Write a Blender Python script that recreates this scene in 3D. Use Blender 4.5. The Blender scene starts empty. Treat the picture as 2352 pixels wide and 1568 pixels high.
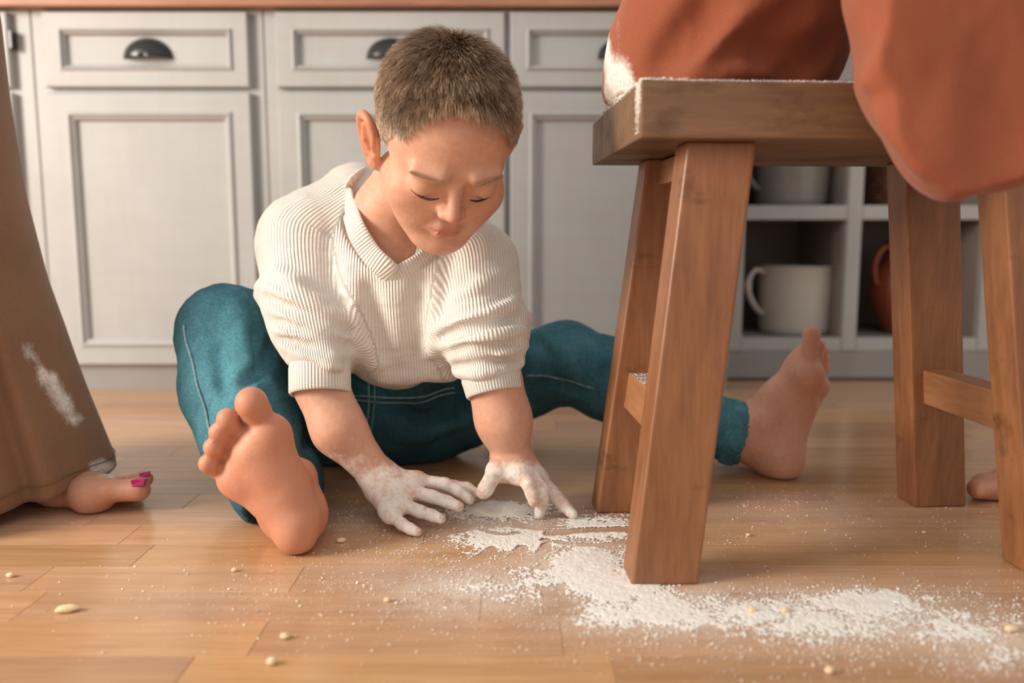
import bpy, bmesh, math, random
import numpy as np
from mathutils import Vector, Matrix
random.seed(7); RNG = np.random.default_rng(11)
SC = bpy.context.scene
C = SC.collection

# ---------------------------------------------------------------- camera
FPX, HZ, CAMH = 1900.0, 545.0, 0.34          # focal length in px of a 2352 px wide frame, horizon row, camera height
PIT = math.atan((784 - HZ) / FPX)
cam = bpy.data.cameras.new('camera'); camo = bpy.data.objects.new('camera', cam); C.objects.link(camo)
camo.location = (0, 0, CAMH); camo.rotation_euler = (math.pi / 2 - PIT, 0, 0)
cam.sensor_width = 36; cam.lens = FPX / 2352 * 36; cam.clip_start = 0.02; cam.clip_end = 60
cam.dof.use_dof = True; cam.dof.focus_distance = 0.95; cam.dof.aperture_fstop = 2.5
SC.camera = camo
# ---------------------------------------------------------------- world, daylight, exposure
w = bpy.data.worlds.new('world'); SC.world = w; w.use_nodes = True
bg = w.node_tree.nodes['Background']; bg.inputs[0].default_value = (1.0, 0.95, 0.89, 1); bg.inputs[1].default_value = 0.74
def area(name, loc, target, sx, sy, power, col):
    l = bpy.data.lights.new(name, 'AREA'); l.shape = 'RECTANGLE'; l.size = sx; l.size_y = sy; l.energy = power; l.color = col
    o = bpy.data.objects.new(name, l); C.objects.link(o); o.location = loc
    d = Vector(target) - Vector(loc); o.rotation_euler = d.to_track_quat('-Z', 'Y').to_euler(); return o
area('window_light', (-2.4, 0.05, 1.15), (0.0, 1.0, 0.25), 0.8, 1.0, 86, (1.0, 0.89, 0.76))
SC.view_settings.view_transform = 'Standard'; SC.view_settings.look = 'None'
SC.view_settings.exposure = 0.10; SC.view_settings.gamma = 1.0; SC.view_settings.use_curve_mapping = False

# ---------------------------------------------------------------- helpers
FW = np.array([0, math.cos(PIT), -math.sin(PIT)]); UP = np.array([0, math.sin(PIT), math.cos(PIT)]); RT = np.array([1., 0, 0])
def ray(px, py):
    return FW * FPX + RT * (px - 1176.0) + UP * (784.0 - py)
def P(px, py, Y):
    d = ray(px, py); return np.array([0, 0, CAMH]) + d * (Y / d[1])
def G(px, py, z=0.0):
    d = ray(px, py); return np.array([0, 0, CAMH]) + d * ((z - CAMH) / d[2])
def proj(p):
    q = np.asarray(p, float) - np.array([0, 0, CAMH]); w_ = q @ FW
    return 1176 + FPX * (q @ RT) / w_, 784 - FPX * (q @ UP) / w_

def tag(o, label=None, cat=None, group=None, kind=None):
    if label: o['label'] = label
    if cat: o['category'] = cat
    if group: o['group'] = group
    if kind: o['kind'] = kind
    return o
def empty(name, loc=(0, 0, 0), rz=0.0):
    o = bpy.data.objects.new(name, None); C.objects.link(o); o.location = loc; o.rotation_euler = (0, 0, rz); o.empty_display_size = 0.05
    return o
def mesh_obj(name, verts, faces, mat, parent=None, smooth=False):
    me = bpy.data.meshes.new(name)
    me.from_pydata([tuple(map(float, v)) for v in verts] if not isinstance(verts, np.ndarray) else verts.tolist(), [],
                   faces if not isinstance(faces, np.ndarray) else faces.tolist())
    if smooth: me.polygons.foreach_set('use_smooth', np.ones(len(me.polygons), bool))
    if mat: me.materials.append(mat)
    me.update()
    o = bpy.data.objects.new(name, me); C.objects.link(o)
    if parent is not None: o.parent = parent
    return o
def bm_obj(name, bm, mat, parent=None, smooth=False):
    me = bpy.data.meshes.new(name); bmesh.ops.recalc_face_normals(bm, faces=bm.faces[:]); bm.to_mesh(me); bm.free()
    if smooth:
        me.polygons.foreach_set('use_smooth', np.ones(len(me.polygons), bool))
    me.materials.append(mat); me.update()
    o = bpy.data.objects.new(name, me); C.objects.link(o)
    if parent is not None: o.parent = parent
    return o
def bm_hexa(bm, corners, bev=0.0, seg=2):
    """corners: 8 points, bottom ring 0-3 then top ring 4-7"""
    vs = [bm.verts.new(c) for c in corners]
    fs = [bm.faces.new([vs[i] for i in f]) for f in ((3, 2, 1, 0), (4, 5, 6, 7), (0, 1, 5, 4), (1, 2, 6, 5), (2, 3, 7, 6), (3, 0, 4, 7))]
    if bev > 0:
        es = list({e for f in fs for e in f.edges})
        bmesh.ops.bevel(bm, geom=es, offset=bev, segments=seg, affect='EDGES', profile=0.6)
def bm_box(bm, x0, x1, y0, y1, z0, z1, bev=0.0, seg=2):
    bm_hexa(bm, [(x0, y0, z0), (x1, y0, z0), (x1, y1, z0), (x0, y1, z0), (x0, y0, z1), (x1, y0, z1), (x1, y1, z1), (x0, y1, z1)], bev, seg)
def box_obj(name, x0, x1, y0, y1, z0, z1, mat, parent=None, bev=0.0, seg=2):
    bm = bmesh.new(); bm_box(bm, x0, x1, y0, y1, z0, z1, bev, seg); return bm_obj(name, bm, mat, parent)
def lathe(name, prof, mat, parent=None, n=40, center=(0, 0, 0), sx=1.0, sy=1.0):
    V = []; F = []
    for r, z in prof:
        for i in range(n):
            a = 2 * math.pi * i / n; V.append((center[0] + sx * r * math.cos(a), center[1] + sy * r * math.sin(a), center[2] + z))
    for j in range(len(prof) - 1):
        for i in range(n):
            F.append((j * n + i, j * n + (i + 1) % n, (j + 1) * n + (i + 1) % n, (j + 1) * n + i))
    return mesh_obj(name, V, F, mat, parent, True)
def sweep(name, pts, rad, mat, parent=None, n=8, closed=False, flat=1.0, flat_dir=None):
    """tube along points; rad is a number or a list"""
    pts = [np.asarray(p, float) for p in pts]; m = len(pts)
    rad = rad if hasattr(rad, '__len__') else [rad] * m
    V = []; F = []; up = np.array([0.13, 0.21, 0.97]) if flat_dir is None else np.asarray(flat_dir, float)
    for i in range(m):
        a = pts[(i - 1) % m] if (closed or i > 0) else pts[i]; b = pts[(i + 1) % m] if (closed or i < m - 1) else pts[i]
        t = b - a; t /= np.linalg.norm(t) + 1e-12
        u = up - t * (up @ t); u /= np.linalg.norm(u) + 1e-12; v = np.cross(t, u)
        for k in range(n):
            an = 2 * math.pi * k / n; V.append(pts[i] + rad[i] * (math.cos(an) * u + math.sin(an) * v * flat))
    seg = m if closed else m - 1
    for i in range(seg):
        for k in range(n):
            F.append((i * n + k, i * n + (k + 1) % n, ((i + 1) % m) * n + (k + 1) % n, ((i + 1) % m) * n + k))
    if not closed:
        F.append(tuple(range(n))[::-1]); F.append(tuple((m - 1) * n + k for k in range(n)))
    return mesh_obj(name, V, F, mat, parent, True)
def cr(pts, n=8, closed=False):
    """Catmull-Rom resample"""
    pts = [np.asarray(p, float) for p in pts]; m = len(pts); out = []
    for i in range(m if closed else m - 1):
        p0 = pts[(i - 1) % m] if (closed or i > 0) else pts[i]; p1 = pts[i]; p2 = pts[(i + 1) % m]
        p3 = pts[(i + 2) % m] if (closed or i + 2 < m) else p2
        for k in range(n):
            t = k / n
            out.append(0.5 * ((2 * p1) + (-p0 + p2) * t + (2 * p0 - 5 * p1 + 4 * p2 - p3) * t * t + (-p0 + 3 * p1 - 3 * p2 + p3) * t ** 3))
    if not closed: out.append(pts[-1])
    return out

# ---- value noise for geometry
_perm = RNG.random((64, 64, 64)).astype(np.float32)
def vnoise(x, y, z=0.0):
    x, y, z = np.broadcast_arrays(np.asarray(x, float), np.asarray(y, float), np.asarray(z, float))
    xi = np.floor(x).astype(int); yi = np.floor(y).astype(int); zi = np.floor(z).astype(int)
    fx = x - xi; fy = y - yi; fz = z - zi
    fx = fx * fx * (3 - 2 * fx); fy = fy * fy * (3 - 2 * fy); fz = fz * fz * (3 - 2 * fz); r = 0
    for a in (0, 1):
        for b in (0, 1):
            for c in (0, 1):
                r = r + _perm[(xi + a) % 64, (yi + b) % 64, (zi + c) % 64] * (fx if a else 1 - fx) * (fy if b else 1 - fy) * (fz if c else 1 - fz)
    return r
def fbm(x, y, z=0.0, o=3):
    r = 0; a = 0.5
    for i in range(o):
        r = r + a * vnoise(x * 2 ** i + 7.3 * i, y * 2 ** i + 3.1 * i, np.asarray(z) * 2 ** i); a *= 0.5
    return r / (1 - 0.5 ** o)

# ---------------------------------------------------------------- implicit surfaces (smooth unions turned into one skin)
class Field:
    def __init__(s, lo, hi, res):
        s.lo = np.asarray(lo, float); s.res = res
        s.n = np.ceil((np.asarray(hi, float) - s.lo) / res).astype(int) + 1
        s.v = np.full(s.n, 0.03, np.float32)
    def block(s, lo, hi, m):
        a = np.clip(np.floor((np.asarray(lo) - m - s.lo) / s.res).astype(int), 0, s.n); b = np.clip(np.ceil((np.asarray(hi) + m - s.lo) / s.res).astype(int) + 1, 0, s.n)
        sl = tuple(slice(i, j) for i, j in zip(a, b))
        X = (s.lo[0] + np.arange(a[0], b[0]) * s.res)[:, None, None]; Y = (s.lo[1] + np.arange(a[1], b[1]) * s.res)[None, :, None]; Z = (s.lo[2] + np.arange(a[2], b[2]) * s.res)[None, None, :]
        return sl, X, Y, Z
    def put(s, sl, d, k, op):
        a = s.v[sl]
        if a.size == 0: return
        d = d.astype(np.float32)
        if op == 'sub':
            d = -d; h = np.clip(0.5 - 0.5 * (d - a) / max(k, 1e-6), 0, 1); s.v[sl] = d + (a - d) * h + k * h * (1 - h)
        else:
            h = np.clip(0.5 + 0.5 * (d - a) / max(k, 1e-6), 0, 1); s.v[sl] = d + (a - d) * h - k * h * (1 - h)
    def cap(s, a, b, ra, rb=None, k=0.005, op='add', fn=None):
        rb = ra if rb is None else rb; a = np.asarray(a, float); b = np.asarray(b, float); R = max(ra, rb)
        sl, X, Y, Z = s.block(np.minimum(a, b) - R, np.maximum(a, b) + R, k + 4 * s.res + (0.012 if fn else 0))
        ab = b - a; L2 = ab @ ab + 1e-12
        t = np.clip(((X - a[0]) * ab[0] + (Y - a[1]) * ab[1] + (Z - a[2]) * ab[2]) / L2, 0, 1)
        d = np.sqrt((X - a[0] - t * ab[0]) ** 2 + (Y - a[1] - t * ab[1]) ** 2 + (Z - a[2] - t * ab[2]) ** 2) - (ra + (rb - ra) * t)
        if fn: d = d + fn(X, Y, Z, t)
        s.put(sl, d, k, op)
    def chain(s, pts, rad, k=0.005, kk=None, op='add'):
        """a limb: one smooth piece, then smooth-unioned in"""
        rad = rad if hasattr(rad, '__len__') else [rad] * len(pts)
        pts = [np.asarray(p, float) for p in pts]; R = max(rad)
        sl, X, Y, Z = s.block(np.min(pts, 0) - R, np.max(pts, 0) + R, k + 4 * s.res)
        D = None; kk = 0.003 if kk is None else kk
        for i in range(len(pts) - 1):
            a, b = pts[i], pts[i + 1]; ab = b - a; L2 = ab @ ab + 1e-12
            t = np.clip(((X - a[0]) * ab[0] + (Y - a[1]) * ab[1] + (Z - a[2]) * ab[2]) / L2, 0, 1)
            d = np.sqrt((X - a[0] - t * ab[0]) ** 2 + (Y - a[1] - t * ab[1]) ** 2 + (Z - a[2] - t * ab[2]) ** 2) - (rad[i] + (rad[i + 1] - rad[i]) * t)
            if D is None: D = d
            else:
                h = np.clip(0.5 + 0.5 * (d - D) / kk, 0, 1); D = d + (D - d) * h - kk * h * (1 - h)
        s.put(sl, D, k, op)
    def ell(s, c, r, R=None, k=0.005, op='add'):
        c = np.asarray(c, float); r = np.asarray(r, float); R = np.eye(3) if R is None else R; m = r.max()
        sl, X, Y, Z = s.block(c - m, c + m, k + 4 * s.res)
        x, y, z = X - c[0], Y - c[1], Z - c[2]
        q = [R[0, i] * x + R[1, i] * y + R[2, i] * z for i in range(3)]
        k0 = np.sqrt(sum((q[i] / r[i]) ** 2 for i in range(3))); k1 = np.sqrt(sum((q[i] / r[i] ** 2) ** 2 for i in range(3))) + 1e-9
        s.put(sl, k0 * (k0 - 1) / k1, k, op)
    def plane(s, nrm, off, k=0.004):
        """keep the side where nrm.p > off"""
        sl, X, Y, Z = s.block(s.lo, s.lo + s.n * s.res, 0)
        s.put(sl, (nrm[0] * X + nrm[1] * Y + nrm[2] * Z) - off + 0 * s.v, k, 'sub')
    def at(s, p):
        i = (np.asarray(p) - s.lo) / s.res; i0 = np.floor(i).astype(int)
        if (i0 < 0).any() or (i0 + 1 >= s.n).any(): return 0.03
        f = i - i0; r = 0
        for a in (0, 1):
            for b in (0, 1):
                for c in (0, 1):
                    r += s.v[i0[0] + a, i0[1] + b, i0[2] + c] * (f[0] if a else 1 - f[0]) * (f[1] if b else 1 - f[1]) * (f[2] if c else 1 - f[2])
        return r
    def hit(s, px, py, inset=0.0):
        """first point of the surface along the line of sight of a pixel"""
        d = ray(px, py); d = d / d[1]; y = s.lo[1]; o = np.array([0, 0, CAMH])
        while y < s.lo[1] + s.n[1] * s.res:
            if s.at(o + d * y) < 0:
                y0 = y - s.res * 0.8
                for _ in range(12):
                    ym = 0.5 * (y0 + y)
                    if s.at(o + d * ym) < 0: y = ym
                    else: y0 = ym
                return o + d * (y + inset)
            y += s.res * 0.8
        return None
    def mesh(s, smooth=1):
        v = s.v.copy(); v[0] = v[-1] = 1; v[:, 0] = v[:, -1] = 1; v[:, :, 0] = v[:, :, -1] = 1
        S = v < 0; n = v.shape
        c = np.zeros((n[0] - 1, n[1] - 1, n[2] - 1), np.uint8)
        offs = [(i, j, k) for i in (0, 1) for j in (0, 1) for k in (0, 1)]
        for i, j, k in offs: c += S[i:n[0] - 1 + i, j:n[1] - 1 + j, k:n[2] - 1 + k]
        act = (c > 0) & (c < 8); idx = np.argwhere(act)
        vid = np.full(act.shape, -1, np.int32); vid[act] = np.arange(len(idx))
        vals = {o: v[idx[:, 0] + o[0], idx[:, 1] + o[1], idx[:, 2] + o[2]] for o in offs}
        acc = np.zeros((len(idx), 3)); cnt = np.zeros(len(idx))
        for a in offs:
            for ax in range(3):
                if a[ax] == 0:
                    b = tuple(1 if q == ax else a[q] for q in range(3)); va, vb = vals[a], vals[b]
                    m = (va < 0) != (vb < 0); t = np.where(m, va / np.where(m, va - vb, 1), 0)
                    p = np.tile(np.array(a, float), (len(idx), 1)); p[:, ax] += t; acc += p * m[:, None]; cnt += m
        V = s.lo + (idx + acc / cnt[:, None]) * s.res
        F = []
        for ax in range(3):
            A = np.moveaxis(S, ax, 0); W = np.moveaxis(vid, ax, 0)
            e = A[:-1] != A[1:]; e[:, 0] = False; e[:, :, 0] = False; e[:, -1] = False; e[:, :, -1] = False
            q = np.argwhere(e); i, j, k = q.T
            f = np.stack([W[i, j - 1, k - 1], W[i, j, k - 1], W[i, j, k], W[i, j - 1, k]], 1)
            flip = ~A[i, j, k]
            if ax == 1: flip = ~flip
            f[flip] = f[flip][:, ::-1]; F.append(f)
        F = np.concatenate(F)
        if smooth: V = lap(V, F, smooth)
        return V, F
def lap(V, F, it, lam=0.5):
    a = np.concatenate([F[:, 0], F[:, 1], F[:, 2], F[:, 3]]); b = np.concatenate([F[:, 1], F[:, 2], F[:, 3], F[:, 0]])
    n = len(V); cnt = np.bincount(a, minlength=n) + np.bincount(b, minlength=n)
    for _ in range(it):
        A = np.stack([np.bincount(a, V[b, i], n) + np.bincount(b, V[a, i], n) for i in range(3)], 1) / np.maximum(cnt, 1)[:, None]
        V = V + lam * (A - V)
    return V
def vnormals(V, F):
    n = np.zeros_like(V); a, b, c, d = (V[F[:, i]] for i in range(4)); fn = np.cross(c - a, d - b)
    for i in range(4):
        for q in range(3): n[:, q] += np.bincount(F[:, i], fn[:, q], len(V))
    return n / (np.linalg.norm(n, axis=1)[:, None] + 1e-12)
def wrinkle(V, F, amp, freq, sharp=1.0, seed=0.0):
    n = vnormals(V, F); q = V * np.asarray(freq) + seed
    w1 = fbm(q[:, 0], q[:, 1], q[:, 2], 3); w_ = 1 - np.abs(2 * w1 - 1) * 2                      # creased noise
    return V + n * (amp * (w_ - .4) * sharp + amp * .6 * (w1 - .5))[:, None]
def fattr(o, name, vals):
    at = o.data.attributes.new(name, 'FLOAT', 'POINT'); at.data.foreach_set('value', np.asarray(vals, np.float32))

# ---------------------------------------------------------------- materials
def newmat(name):
    m = bpy.data.materials.new(name); m.use_nodes = True; nt = m.node_tree
    return m, nt, nt.nodes['Principled BSDF']
def N(nt, typ, **kw):
    n = nt.nodes.new(typ)
    for k, v in kw.items(): setattr(n, k, v)
    return n
def link(nt, a, b): nt.links.new(a, b)
def coords(nt, kind='Object', scale=(1, 1, 1), rot=(0, 0, 0)):
    tc = N(nt, 'ShaderNodeTexCoord'); mp = N(nt, 'ShaderNodeMapping'); mp.inputs['Scale'].default_value = scale; mp.inputs['Rotation'].default_value = rot
    link(nt, tc.outputs[kind], mp.inputs['Vector']); return mp.outputs[0]
def noise(nt, vec, scale, detail=4, rough=0.55):
    n = N(nt, 'ShaderNodeTexNoise'); n.inputs['Scale'].default_value = scale; n.inputs['Detail'].default_value = detail; n.inputs['Roughness'].default_value = rough
    if vec is not None: link(nt, vec, n.inputs['Vector'])
    return n.outputs['Fac']
def ramp(nt, fac, stops):
    r = N(nt, 'ShaderNodeValToRGB'); el = r.color_ramp.elements
    while len(el) < len(stops): el.new(0.5)
    for e, (p, c) in zip(el, stops): e.position = p; e.color = (*c, 1) if len(c) == 3 else c
    link(nt, fac, r.inputs[0]); return r.outputs[0]
def mix(nt, fac, a, b, mode='MIX'):
    m = N(nt, 'ShaderNodeMix', data_type='RGBA', blend_type=mode)
    for s_, v in ((m.inputs[0], fac), (m.inputs[6], a), (m.inputs[7], b)):
        if isinstance(v, (int, float)): s_.default_value = v
        elif isinstance(v, tuple): s_.default_value = (*v, 1) if len(v) == 3 else v
        else: link(nt, v, s_)
    return m.outputs[2]
def math_(nt, op, a, b=None, c=None, clamp=False):
    m = N(nt, 'ShaderNodeMath', operation=op); m.use_clamp = clamp
    for i, v in enumerate((a, b, c)):
        if v is None: continue
        if isinstance(v, (int, float)): m.inputs[i].default_value = v
        else: link(nt, v, m.inputs[i])
    return m.outputs[0]
def bump(nt, h, bs, strength, dist):
    b = N(nt, 'ShaderNodeBump'); b.inputs['Strength'].default_value = strength; b.inputs['Distance'].default_value = dist
    link(nt, h, b.inputs['Height']); link(nt, b.outputs[0], bs.inputs['Normal'])
def attr(nt, name):
    a = N(nt, 'ShaderNodeAttribute'); a.attribute_name = name; return a.outputs['Fac']
def objrand(nt):
    return N(nt, 'ShaderNodeObjectInfo').outputs['Random']
FLOUR_COL = (0.87, 0.84, 0.79)
def simple(name, col, rough=0.5, var=0.1, scale=8, spec=0.5, metal=0.0, bmp=0.0, bscale=60, bdist=0.002):
    m, nt, bs = newmat(name); v = coords(nt)
    c = ramp(nt, noise(nt, v, scale), [(0.3, tuple(x * (1 - var) for x in col)), (0.7, tuple(min(1, x * (1 + var)) for x in col))])
    link(nt, c, bs.inputs['Base Color']); bs.inputs['Roughness'].default_value = rough; bs.inputs['Metallic'].default_value = metal
    bs.inputs['Specular IOR Level'].default_value = spec
    if bmp: bump(nt, noise(nt, v, bscale), bs, bmp, bdist)
    return m
def wood(name, dark, lite, scale=(1, 14, 14), rough=0.45, rnd=0.12, stain=None, bmp=0.15, lim=(0.52, 0.66)):
    """grain runs along local x of the texture mapping"""
    m, nt, bs = newmat(name); v = coords(nt, 'Object', scale)
    off = N(nt, 'ShaderNodeVectorMath', operation='ADD'); link(nt, v, off.inputs[0])
    cmb = N(nt, 'ShaderNodeCombineXYZ'); r = objrand(nt)
    for i in range(3): link(nt, math_(nt, 'MULTIPLY', r, 31.7 + 13 * i), cmb.inputs[i])
    link(nt, cmb.outputs[0], off.inputs[1]); v2 = off.outputs[0]
    g = noise(nt, v2, 3.0, 6, 0.62); g2 = noise(nt, v2, 14.0, 3, 0.6); 
    col = ramp(nt, g, [(0.28, dark), (0.72, lite)])
    col = mix(nt, 0.35, col, ramp(nt, g2, [(0.3, dark), (0.7, lite)]))
    hs = N(nt, 'ShaderNodeHueSaturation'); link(nt, col, hs.inputs['Color'])
    link(nt, math_(nt, 'MULTIPLY_ADD', r, 2 * rnd, 1 - rnd), hs.inputs['Value']); col = hs.outputs[0]
    if stain:
        st = noise(nt, coords(nt, 'Object', (6, 9, 14)), 1.6, 5, 0.6)
        col = mix(nt, ramp(nt, st, [(lim[0], (0, 0, 0)), (lim[1], (0.8, 0.8, 0.8))]), col, stain)
    link(nt, col, bs.inputs['Base Color']); bs.inputs['Roughness'].default_value = rough
    bump(nt, g2, bs, bmp, 0.0008)
    return m

def paint_mat(name='painted_wood', base=(0.435, 0.445, 0.445)):
    m, nt, bs = newmat(name); v = coords(nt, 'Object', (2, 2, 2))
    n1 = noise(nt, v, 3.0, 5, 0.6); n2 = noise(nt, coords(nt, 'Object', (30, 30, 2.0)), 2.0, 4); n3 = noise(nt, coords(nt, 'Object', (2.0, 30, 30)), 2.0, 4)
    c = ramp(nt, n1, [(0.3, tuple(x * 0.93 for x in base)), (0.7, tuple(min(1, x * 1.06) for x in base))])
    c = mix(nt, 0.10, c, ramp(nt, n2, [(0.35, (0.34, 0.30, 0.27)), (0.6, base)]))
    c = mix(nt, 0.08, c, ramp(nt, n3, [(0.35, (0.34, 0.28, 0.24)), (0.6, base)]))
    wear = ramp(nt, noise(nt, coords(nt, 'Object', (7, 7, 3)), 2.2, 6, 0.7), [(0.70, (0, 0, 0)), (0.78, (0.55, 0.55, 0.55))])
    c = mix(nt, wear, c, (0.42, 0.30, 0.24)); link(nt, c, bs.inputs['Base Color']); bs.inputs['Roughness'].default_value = 0.5
    return m
M = {}
M['paint'] = paint_mat()
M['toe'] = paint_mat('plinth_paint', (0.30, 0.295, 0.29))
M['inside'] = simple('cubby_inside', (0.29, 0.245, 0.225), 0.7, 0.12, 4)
M['counter'] = wood('counter_wood', (0.30, 0.13, 0.075), (0.52, 0.26, 0.16), (1.5, 12, 12), 0.5)
M['pull'] = simple('black_iron', (0.012, 0.016, 0.017), 0.28, 0.2, 20, 0.6)
M['wall'] = simple('wall_plaster', (0.62, 0.60, 0.57), 0.85, 0.04, 3)
M['stool_x'] = wood('stool_seat_wood', (0.115, 0.060, 0.030), (0.24, 0.132, 0.066), (1.5, 14, 14), 0.55, 0.08, (0.055, 0.028, 0.015))
M['stool_z'] = wood('stool_leg_wood', (0.17, 0.066, 0.027), (0.36, 0.155, 0.068), (14, 14, 1.6), 0.42, 0.08, (0.07, 0.028, 0.012), lim=(0.60, 0.74))
M['stool_y'] = wood('stool_rail_wood', (0.24, 0.105, 0.045), (0.42, 0.20, 0.095), (14, 1.6, 14), 0.5, 0.08)
M['enamel'] = simple('white_enamel', (0.58, 0.55, 0.50), 0.3, 0.06, 9)
M['steel'] = simple('grey_enamel', (0.28, 0.27, 0.25), 0.25, 0.15, 7)
M['rim'] = simple('dark_rim', (0.03, 0.03, 0.03), 0.35)
M['clay'] = simple('red_clay', (0.30, 0.07, 0.035), 0.4, 0.15, 10)
M['wicker'] = simple('dark_wicker', (0.16, 0.07, 0.04), 0.7, 0.4, 60)
M['nail_red'] = simple('magenta_nail', (0.42, 0.012, 0.10), 0.12, 0.02)
M['dough'] = simple('dough', (0.80, 0.62, 0.38), 0.7, 0.12, 200)
M['lash'] = simple('lash', (0.05, 0.025, 0.015), 0.6)

def floor_mat():
    m, nt, bs = newmat('oak_parquet'); r = objrand(nt)
    v = coords(nt, 'Object', (1.3, 26, 26)); off = N(nt, 'ShaderNodeVectorMath', operation='ADD'); link(nt, v, off.inputs[0])
    cmb = N(nt, 'ShaderNodeCombineXYZ')
    for i in range(3): link(nt, math_(nt, 'MULTIPLY', r, 47.0 + 17 * i), cmb.inputs[i])
    link(nt, cmb.outputs[0], off.inputs[1]); v2 = off.outputs[0]
    g = noise(nt, v2, 2.5, 6, 0.6); g2 = noise(nt, v2, 16, 4, 0.65)
    c = ramp(nt, g, [(0.25, (0.40, 0.218, 0.102)), (0.75, (0.62, 0.378, 0.192))])
    c = mix(nt, 0.3, c, ramp(nt, g2, [(0.32, (0.33, 0.175, 0.08)), (0.6, (0.62, 0.382, 0.196))]))
    hs = N(nt, 'ShaderNodeHueSaturation'); link(nt, c, hs.inputs['Color'])
    link(nt, math_(nt, 'MULTIPLY_ADD', r, 0.26, 0.84), hs.inputs['Value'])
    r2 = math_(nt, 'FRACT', math_(nt, 'MULTIPLY', r, 7.77)); link(nt, math_(nt, 'MULTIPLY_ADD', r2, 0.010, 0.488), hs.inputs['Hue'])
    link(nt, math_(nt, 'MULTIPLY_ADD', r2, 0.14, 0.90), hs.inputs['Saturation'])
    # thin film of flour lying on the boards
    pos = N(nt, 'ShaderNodeNewGeometry').outputs['Position']; film = None
    for cx, cy, rx, ry, a in ((1340, 1300, 170, 70, .75), (1160, 1190, 170, 50, .50), (1560, 1400, 260, 60, .70), (1960, 1410, 300, 65, .75), (2240, 1460, 190, 70, .50), (1100, 1350, 220, 60, .58), (860, 1300, 180, 60, .16), (1850, 1190, 260, 60, .16), (820, 1190, 90, 60, .22), (560, 1370, 320, 50, .08)):
        c_ = G(cx, cy); sx_ = abs(G(cx + rx, cy)[0] - c_[0]); sy_ = abs(G(cx, cy - ry)[1] - G(cx, cy + ry)[1]) / 2
        d_ = N(nt, 'ShaderNodeVectorMath', operation='SUBTRACT'); link(nt, pos, d_.inputs[0]); d_.inputs[1].default_value = (c_[0], c_[1], 0)
        e_ = N(nt, 'ShaderNodeVectorMath', operation='MULTIPLY'); link(nt, d_.outputs[0], e_.inputs[0]); e_.inputs[1].default_value = (1 / sx_, 1 / sy_, 0)
        l_ = N(nt, 'ShaderNodeVectorMath', operation='LENGTH'); link(nt, e_.outputs[0], l_.inputs[0])
        g_ = math_(nt, 'MULTIPLY', math_(nt, 'EXPONENT', math_(nt, 'MULTIPLY', math_(nt, 'POWER', l_.outputs['Value'], 2.0), -1.0)), a)
        film = g_ if film is None else math_(nt, 'MAXIMUM', film, g_)
    mpf = N(nt, 'ShaderNodeMapping'); mpf.inputs['Scale'].default_value = (1, 1, 1); link(nt, pos, mpf.inputs[0])
    fz = math_(nt, 'ADD', math_(nt, 'MULTIPLY', noise(nt, mpf.outputs[0], 34, 4, .65), .9), math_(nt, 'MULTIPLY', noise(nt, mpf.outputs[0], 420, 3, .7), .8))
    fac = math_(nt, 'MULTIPLY', film, math_(nt, 'MULTIPLY_ADD', fz, 2.6, -1.35, clamp=True), clamp=True)
    link(nt, mix(nt, fac, hs.outputs[0], FLOUR_COL), bs.inputs['Base Color'])
    rg = noise(nt, coords(nt, 'Object', (3, 3, 3)), 5, 3)
    link(nt, math_(nt, 'ADD', math_(nt, 'MULTIPLY_ADD', rg, 0.14, 0.13), math_(nt, 'MULTIPLY', fac, .5)), bs.inputs['Roughness'])
    bs.inputs['Specular IOR Level'].default_value = 0.45
    bump(nt, g2, bs, 0.08, 0.0005)
    return m
M['floor'] = floor_mat()
def skin_mat(name, tone=(0.70, 0.405, 0.29)):
    m, nt, bs = newmat(name); v = coords(nt, 'Object', (1, 1, 1))
    c = ramp(nt, noise(nt, v, 22, 4), [(0.3, tuple(x * y for x, y in zip(tone, (0.93, 0.87, 0.84)))), (0.7, tone)])
    c = mix(nt, 0.22, c, ramp(nt, noise(nt, v, 130, 5, .65), [(0.35, (0.50, 0.22, 0.14)), (0.65, (0.74, 0.45, 0.33))]))
    c = mix(nt, attr(nt, 'blush'), c, (0.56, 0.215, 0.120))
    c = mix(nt, attr(nt, 'lip'), c, (0.52, 0.19, 0.15))
    f = attr(nt, 'flour'); fn = noise(nt, v, 170, 5, 0.7); fn2 = noise(nt, v, 62, 3, 0.6)
    fm = math_(nt, 'ADD', math_(nt, 'MULTIPLY', fn, 0.6), math_(nt, 'MULTIPLY', fn2, 0.55))
    mask = ramp(nt, math_(nt, 'ADD', fm, math_(nt, 'MULTIPLY_ADD', f, 0.75, -0.72)), [(0.34, (0, 0, 0)), (0.60, (0.92, 0.92, 0.92))])
    mask = mix(nt, math_(nt, 'MULTIPLY', f, 1.6, clamp=True), (0, 0, 0), mask) ; sep = N(nt, 'ShaderNodeRGBToBW'); link(nt, mask, sep.inputs[0])
    c = mix(nt, sep.outputs[0], c, FLOUR_COL); link(nt, c, bs.inputs['Base Color'])
    link(nt, math_(nt, 'MULTIPLY_ADD', sep.outputs[0], 0.4, 0.45), bs.inputs['Roughness'])
    bs.inputs['Subsurface Weight'].default_value = 0.12; bs.inputs['Subsurface Radius'].default_value = (0.012, 0.005, 0.003); bs.inputs['Subsurface Scale'].default_value = 1.0
    bs.inputs['Specular IOR Level'].default_value = 0.35
    bump(nt, math_(nt, 'ADD', fn, math_(nt, 'MULTIPLY', noise(nt, v, 900, 3), .5)), bs, 0.35, 0.0010)
    return m
M['skin'] = skin_mat('skin'); M['skin2'] = skin_mat('skin_adult', (0.56, 0.30, 0.20))
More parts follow.
